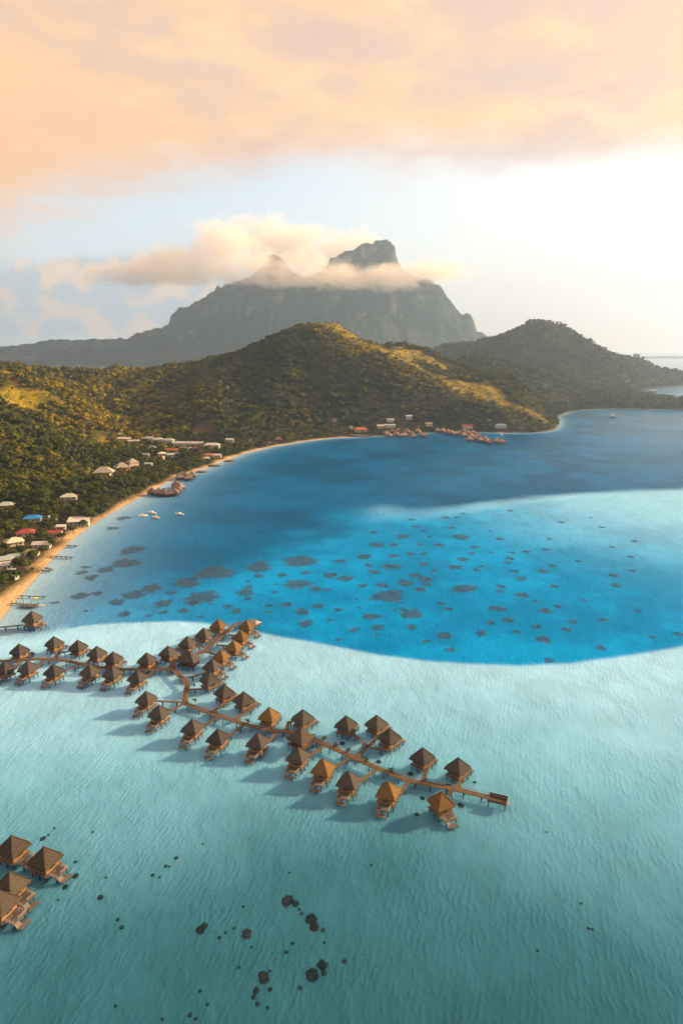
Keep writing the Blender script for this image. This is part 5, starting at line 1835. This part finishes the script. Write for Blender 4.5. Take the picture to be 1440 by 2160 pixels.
def coral_head(x, y, rpx, label, group, idx):
    """brown coral heads that almost break the surface of the shallow flat"""
    p = on_plane(x, y, 0)
    k = m_per_px(x, y)
    r = max(0.35, rpx * k * 0.88)
    n = 26 if r > 1.2 else 12
    a, rr = blob(n, 300 + idx, 0.38 if r > 1.2 else 0.22)
    st = 1.25
    vs, fs = [], []
    rings = [(1.22, 0.004), (0.98, 0.02), (0.72, 0.10), (0.36, 0.13)]
    g = np.random.default_rng(idx)
    for s, z in rings:
        for q in range(n):
            vs.append((math.cos(a[q]) * rr[q] * r * s, math.sin(a[q]) * rr[q] * r * s * st, z + (g.random() - 0.5) * 0.05))
    vs.append((0, 0, 0.14))
    for i in range(3):
        for q in range(n):
            q2 = (q + 1) % n
            fs.append((i * n + q, i * n + q2, (i + 1) * n + q2, (i + 1) * n + q))
    b = MB()
    b.add(vs, fs)
    b.add([vs[3 * n + q] for q in range(n)] + [vs[-1]], [(q, (q + 1) % n, n) for q in range(n)])
    me = b.mesh('coral_head', M['coral'] if r > 1.0 else M['coral_dark'])
    al = [0.05] * n + [0.55] * n + [1.0] * (len(vs) - 2 * n) + [1.0] * (n + 1)
    at = me.attributes.new('cover', 'FLOAT', 'POINT')
    at.data.foreach_set('value', np.asarray(al, np.float32))
    o = link('coral_head', me, None, (p[0], p[1], 0), random.uniform(-.3, .3))
    tag(o, label, 'coral', group)


M['coral'] = water_material('coral_brown', base=((0.005, 0.014, 0.020), (0.020, 0.028, 0.038)), rough=0.35, alpha='cover', amax=0.95, nf=(0.7, 0.15, 0.6))
M['coral_dark'] = water_material('coral_dark', base=((0.006, 0.024, 0.030), (0.014, 0.040, 0.048)), rough=0.3, alpha='cover', amax=0.95, nf=(0.7, 0.15, 0.6))
BIG = [(606, 1899, 12.5, 'ragged coral head at the upper left end of the curved chain'), (623, 1906, 8.5, 'round coral head second in the curved chain'), (655, 1938.6, 12.5, 'ragged coral head in the middle of the curved chain'),
       (663, 1955, 10.5, 'coral head with pale spots low in the curved chain'), (681, 1961.7, 5.5, 'small round coral head at the lower right end of the curved chain'),
       (431, 1953, 8, 'upper lobe of the coral pair at lower left centre'), (423, 1962, 10, 'lower lobe of the coral pair at lower left centre'), (521.7, 1969, 11, 'jagged coral head between the left pair and the curved chain'),
       (556, 2061, 13, 'star shaped coral head near the bottom centre'), (659, 2055, 14, 'largest coral head of the trio at the bottom right of centre'), (680, 2036, 12, 'elongated coral head at the top of the bottom trio'),
       (683, 2052.5, 6.5, 'smallest coral head of the bottom trio'), (540.5, 2090, 7, 'coral head just below the star shaped one'), (535, 2103, 6, 'middle coral head below the star shaped one'), (543, 2118, 5.5, 'lowest coral head below the star shaped one'),
       (91, 1769, 6.5, 'dark oval coral head above the rightmost lower left bungalow'), (159.5, 1848, 6.5, 'dark oval coral head right of the lower left bungalows'), (138, 1870.5, 6, 'dark oval coral head below the stepped deck'),
       (212, 1893, 6.5, 'ragged coral head standing right of the lower left bungalows')]
SMALL = [(102, 1761, 3), (115, 1747, 3), (160, 1818, 4), (123, 1898, 3), (70, 1885.6, 3), (196, 1755, 3), (224, 1851, 2.5), (249, 1939.5, 4), (257, 1956, 5), (631, 1918.5, 3), (636, 1927, 4), (463, 1977.5, 4),
         (476, 1967.5, 3), (493, 1958, 2.2), (513, 1912, 3), (531, 1998, 3), (617, 1990, 4), (603.6, 2008, 4.5), (726, 2028, 5), (570, 2086.7, 5), (633, 2083.6, 5), (505, 2040.6, 3), (422, 2090.6, 4), (438, 2118.6, 4.5),
         (401, 2141, 4.5), (413, 2149, 3.5), (565, 2125.6, 4), (684, 1988, 2.5), (372, 1810, 5), (350, 1827, 4), (322, 1846, 4), (337, 1850, 3), (357, 1828, 3), (245, 2122, 3.5), (343, 2150, 4), (428, 1780, 2.5), (1225, 1906, 2.5),
         (1248, 1960, 3), (1240, 1958, 2.5), (1152, 1755, 2.5), (783, 1825, 2.5), (1133, 2005, 3), (540, 2085, 2.2), (570, 2048, 2.5), (610, 1840, 2)]
JET = [(722, 1568, 6, 'dark coral head beside the left arm of the forked side walkway'), (798, 1607, 6, 'dark coral head behind the long jetty below the fork'), (865, 1632, 6.5, 'dark coral head behind the long jetty left of its last back bungalows'),
       (945, 1656, 5, 'dark coral head touching the back of the long jetty'), (1001, 1650, 4, 'small coral head right of the last dark bungalow'), (971, 1699, 7, 'dark coral head in front of the long jetty near its end'),
       (890.6, 1684, 5.5, 'coral head between the last two orange brown bungalows'), (879, 1718, 5.5, 'coral head below the gap of the last two orange brown bungalows')]
for i, (x, y, r, lab) in enumerate(BIG + JET):
    coral_head(x, y, r, lab, 'coral heads on the sand flat', i)
for i, (x, y, r) in enumerate(SMALL):
    where = 'near the lower left bungalows' if x < 300 else ('in the lower middle of the sand flat' if x < 900 else 'on the empty right of the sand flat')
    coral_head(x, y, r, f'tiny dark coral speck {where}', f'tiny coral specks {where}', 60 + i)

REEF7 = [(180, 290, 35), (128, 338, 27), (250, 290, 22), (250, 335, 25), (320, 327, 18), (378, 327, 18), (360, 290, 18), (437, 290, 18), (375, 370, 20), (245, 378, 35), (175, 402, 30), (55, 428, 32), (8, 412, 15), (35, 357, 30), (150, 374, 18),
         (127, 458, 22), (203, 456, 27), (300, 447, 35), (383, 432, 30), (360, 475, 25), (385, 452, 20), (420, 395, 15), (225, 500, 68), (160, 585, 40), (320, 572, 40), (28, 557, 18), (187, 630, 30), (328, 628, 20), (92, 641, 22), (488, 723, 22),
         (387, 686, 18), (458, 663, 32), (548, 470, 48), (475, 552, 22), (447, 530, 15), (525, 258, 32), (493, 220, 18), (532, 350, 22), (505, 382, 28), (585, 298, 18), (610, 378, 15), (590, 393, 18), (575, 327, 15), (650, 235, 12), (688, 266, 18),
         (648, 322, 12), (728, 345, 20), (738, 322, 14), (718, 362, 15), (797, 318, 18), (875, 308, 20), (865, 400, 22), (903, 376, 20), (750, 398, 20), (778, 428, 22), (908, 460, 20), (780, 497, 28), (690, 460, 18), (685, 480, 15), (835, 520, 14),
         (680, 553, 34), (720, 598, 25), (648, 608, 20), (868, 560, 30), (925, 542, 18), (838, 625, 20), (757, 647, 20), (612, 653, 22), (862, 678, 30), (890, 765, 22), (985, 605, 20), (960, 637, 18), (1030, 517, 14), (1112, 598, 20), (1100, 713, 20),
         (1160, 458, 22), (1155, 415, 25), (1230, 397, 16), (1258, 563, 15), (1315, 670, 16), (1415, 655, 22), (1010, 357, 12), (890, 265, 12), (1108, 218, 15), (1240, 275, 14), (1145, 300, 12), (937, 198, 16), (1225, 340, 15), (1060, 178, 8),
         (465, 178, 20), (512, 178, 15), (540, 162, 12), (325, 187, 14), (342, 215, 16), (290, 256, 24), (170, 240, 18), (375, 232, 16), (400, 257, 12), (340, 415, 25), (730, 150, 16), (25, 680, 14), (100, 512, 8), (112, 548, 10), (188, 660, 12), (255, 558, 10)]
REEF8 = [(640, 403, 48), (850, 437, 75), (690, 465, 35), (815, 463, 25), (775, 497, 25), (690, 503, 20), (527, 510, 25), (628, 517, 14), (845, 523, 15), (495, 460, 32), (525, 298, 60), (560, 240, 60), (350, 335, 25), (385, 358, 28), (335, 435, 38),
         (360, 313, 20), (445, 325, 32), (410, 423, 25), (560, 430, 55), (720, 420, 20), (1035, 418, 40), (960, 478, 20), (1000, 497, 22), (1048, 395, 20), (1045, 373, 12), (1155, 418, 15), (1250, 385, 55), (1205, 470, 25), (1137, 475, 18), (1190, 345, 20),
         (1290, 335, 22), (1340, 478, 28), (1275, 500, 30), (1290, 550, 32), (1330, 405, 25), (1385, 408, 18), (1390, 345, 30), (1390, 535, 14), (1425, 492, 14), (1090, 350, 20), (1165, 385, 12), (1135, 503, 14), (890, 468, 10), (1045, 445, 18),
         (365, 497, 12), (230, 462, 20), (520, 105, 28), (480, 148, 25), (900, 335, 100), (1090, 310, 60), (1265, 283, 65), (780, 378, 60)]
REEF = [(700 + a * .5139, 1000 + b * .5139, r * .5139) for a, b, r in REEF7] + [(a * .5, 1040 + b * .5, r * .5) for a, b, r in REEF8]
REEFMAT = water_material('sunken_reef', base=((0.016, 0.062, 0.115), (0.075, 0.082, 0.105)), alpha='cover', rough=0.12)
for i, (x, y, rpx) in enumerate(REEF):
    p = on_plane(x, y, 0)
    k = m_per_px(x, y)
    r = rpx * k * 1.12
    n = 30
    a, rr = blob(n, 700 + i, 0.48)
    st = 0.9 + 0.5 * ((i * 37) % 10) / 10
    vs, al = [], []
    for s, z, c in ((1.25, 0.006, 0.0), (0.95, 0.012, 0.42), (0.62, 0.018, 0.9), (0.3, 0.022, 1.0)):
        for q in range(n):
            vs.append((math.cos(a[q]) * rr[q] * r * s, math.sin(a[q]) * rr[q] * r * s * st, z)); al.append(c)
    vs.append((0, 0, 0.024)); al.append(1.0)
    b = MB()
    fs = []
    for j in range(3):
        for q in range(n):
            q2 = (q + 1) % n
            fs.append((j * n + q, j * n + q2, (j + 1) * n + q2, (j + 1) * n + q))
    fs += [(3 * n + q, 3 * n + (q + 1) % n, 4 * n) for q in range(n)]
    b.add(vs, fs)
    me = b.mesh('reef_patch', REEFMAT)
    at = me.attributes.new('cover', 'FLOAT', 'POINT')
    at.data.foreach_set('value', np.asarray(al, np.float32))
    zone = ('in the blue basin behind the bungalows' if x < 640 else ('in the turquoise shelf at its middle' if x < 1000 else 'in the pale rippled right of the shelf'))
    big = 'wide' if rpx > 22 else ('middling' if rpx > 10 else 'small')
    o = link('reef_patch', me, None, (p[0], p[1], 0.004 + 0.0006 * (i % 9)))
    tag(o, f'{big} brown sunken reef patch {zone}', 'reef patch', f'{big} reef patches {zone}')

# far reef line on the right horizon
pts = []
b = MB()
rows = []
xs = np.linspace(1300, 1700, 80)
for D, s in ((9000, -0.2), (9060, 1.0), (9200, 1.0), (9400, -0.2)):
    for x in xs:
        q = at_dist(x, 742, D)
        rows.append((q[0], D, (14 + 10 * float(fbm(np.array([x]), np.array([0.0]), 9, 3, 4)[0])) * s * float(sstep(np.array([x]), 1300, 1345)[0]) - 0.3))
me = np_mesh('reef_islet', rows, grid_faces(4, len(xs)), [M['rock']], None, True)
tag(link('reef_islet', me), 'low dark reef islet on the right horizon', 'islet')


# ------------------------------------------------------------------ haze and the summit cloud
def build_haze():
    b = MB()
    b.box((0, 0, 599), (34400, 34400, 1202))
    m, t, out = mat('haze_air')
    v = t.n('ShaderNodeVolumePrincipled')
    v.inputs['Color'].default_value = (0.47, 0.69, 1.0, 1)
    v.inputs['Density'].default_value = 0.000072
    v.inputs['Anisotropy'].default_value = 0.55
    t.l(v.outputs[0], out.inputs['Volume'])
    m.cycles.homogeneous_volume = True
    tag(link('haze', b.mesh('haze', m)), 'thin warm morning haze over the whole bay', None, None, 'stuff')


def build_cloud():
    BL = [((275, 575), 115, 38, 3950, 1.0), ((385, 560), 100, 48, 3960, 1.0), ((480, 530), 95, 66, 4040, 1.0), ((450, 500), 60, 42, 4080, 0.9), ((550, 500), 95, 52, 4340, 1.1), ((640, 520), 105, 52, 4360, 1.1), ((720, 525), 110, 50, 4390, 1.0),
          ((780, 545), 110, 50, 4390, 0.9), ((585, 575), 110, 40, 4000, 0.8), ((680, 580), 120, 36, 3980, 0.85), ((790, 588), 105, 34, 3990, 0.8), ((885, 580), 85, 34, 4030, 0.8), ((940, 572), 75, 30, 4250, 0.7), ((640, 556), 60, 34, 4060, 0.8), ((520, 560), 70, 46, 4030, 0.9)]
    D0 = 4150.0 * FAR
    c0 = at_dist(600, 550, D0)
    hx, hy, hz = 470 * D0 / 1440, 460.0 * FAR, 140 * D0 / 1440
    me = bpy.data.meshes.new('cloud')
    bm = bmesh.new()
    bmesh.ops.create_icosphere(bm, subdivisions=4, radius=1)
    for v in bm.verts:
        # squarish ellipsoid
        c = v.co
        q = (abs(c.x) ** 3 + abs(c.y) ** 3 + abs(c.z) ** 3) ** (1 / 3)
        v.co = Vector((c.x / q * hx, c.y / q * hy, c.z / q * hz))
    bm.to_mesh(me); bm.free()
    m, t, out = mat('cloud_vapour')
    g = t.n('ShaderNodeTexCoord')
    ob = g.outputs['Object']
    total = None
    for (px, py), rx, ry, D, wt in BL:
        D = D * FAR
        c = at_dist(px, py, D) - c0
        k = D / 1440
        mp = t.n('ShaderNodeMapping', _vector_type='TEXTURE')
        mp.inputs['Location'].default_value = tuple(c)
        mp.inputs['Scale'].default_value = (rx * k * 1.25, 170.0 * FAR, ry * k * 1.25)
        t.l(ob, mp.inputs['Vector'])
        ln = t.n('ShaderNodeVectorMath', _operation='LENGTH')
        t.l(mp.outputs[0], ln.inputs[0])
        f = t.ss(ln.outputs['Value'], 1.0, 0.0, 0.0, wt)
        total = f if total is None else t.m('ADD', total, f)
    n1 = t.noise(t.mapping(ob, scale=(1, 1, 1.4)), 0.0072 / FAR, 7, 0.68, 0.6)
    dens = t.m('SUBTRACT', t.m('ADD', t.m('MINIMUM', total, 0.75), t.m('MULTIPLY', t.m('SUBTRACT', n1, 0.5), 3.4)), 0.27)
    dens = t.m('MULTIPLY', t.m('MAXIMUM', dens, 0.0), t.ss(total, 0.02, 0.25))
    dens = t.m('MINIMUM', t.m('MULTIPLY', dens, 0.020 / FAR), 0.0105 / FAR)
    v = t.n('ShaderNodeVolumePrincipled')
    v.inputs['Color'].default_value = (1.0, 0.945, 0.885, 1)  # white vapour tinted peach: warm sunlight put into the scatter colour
    v.inputs['Anisotropy'].default_value = 0.05
    t.l(dens, v.inputs['Density'])
    t.l(v.outputs[0], out.inputs['Volume'])
    me.materials.append(m)
    o = link('cloud', me, None, tuple(c0))
    tag(o, 'peach tinted cloud wrapped around the mountain summits', 'cloud', None, 'stuff')


build_haze()
build_cloud()
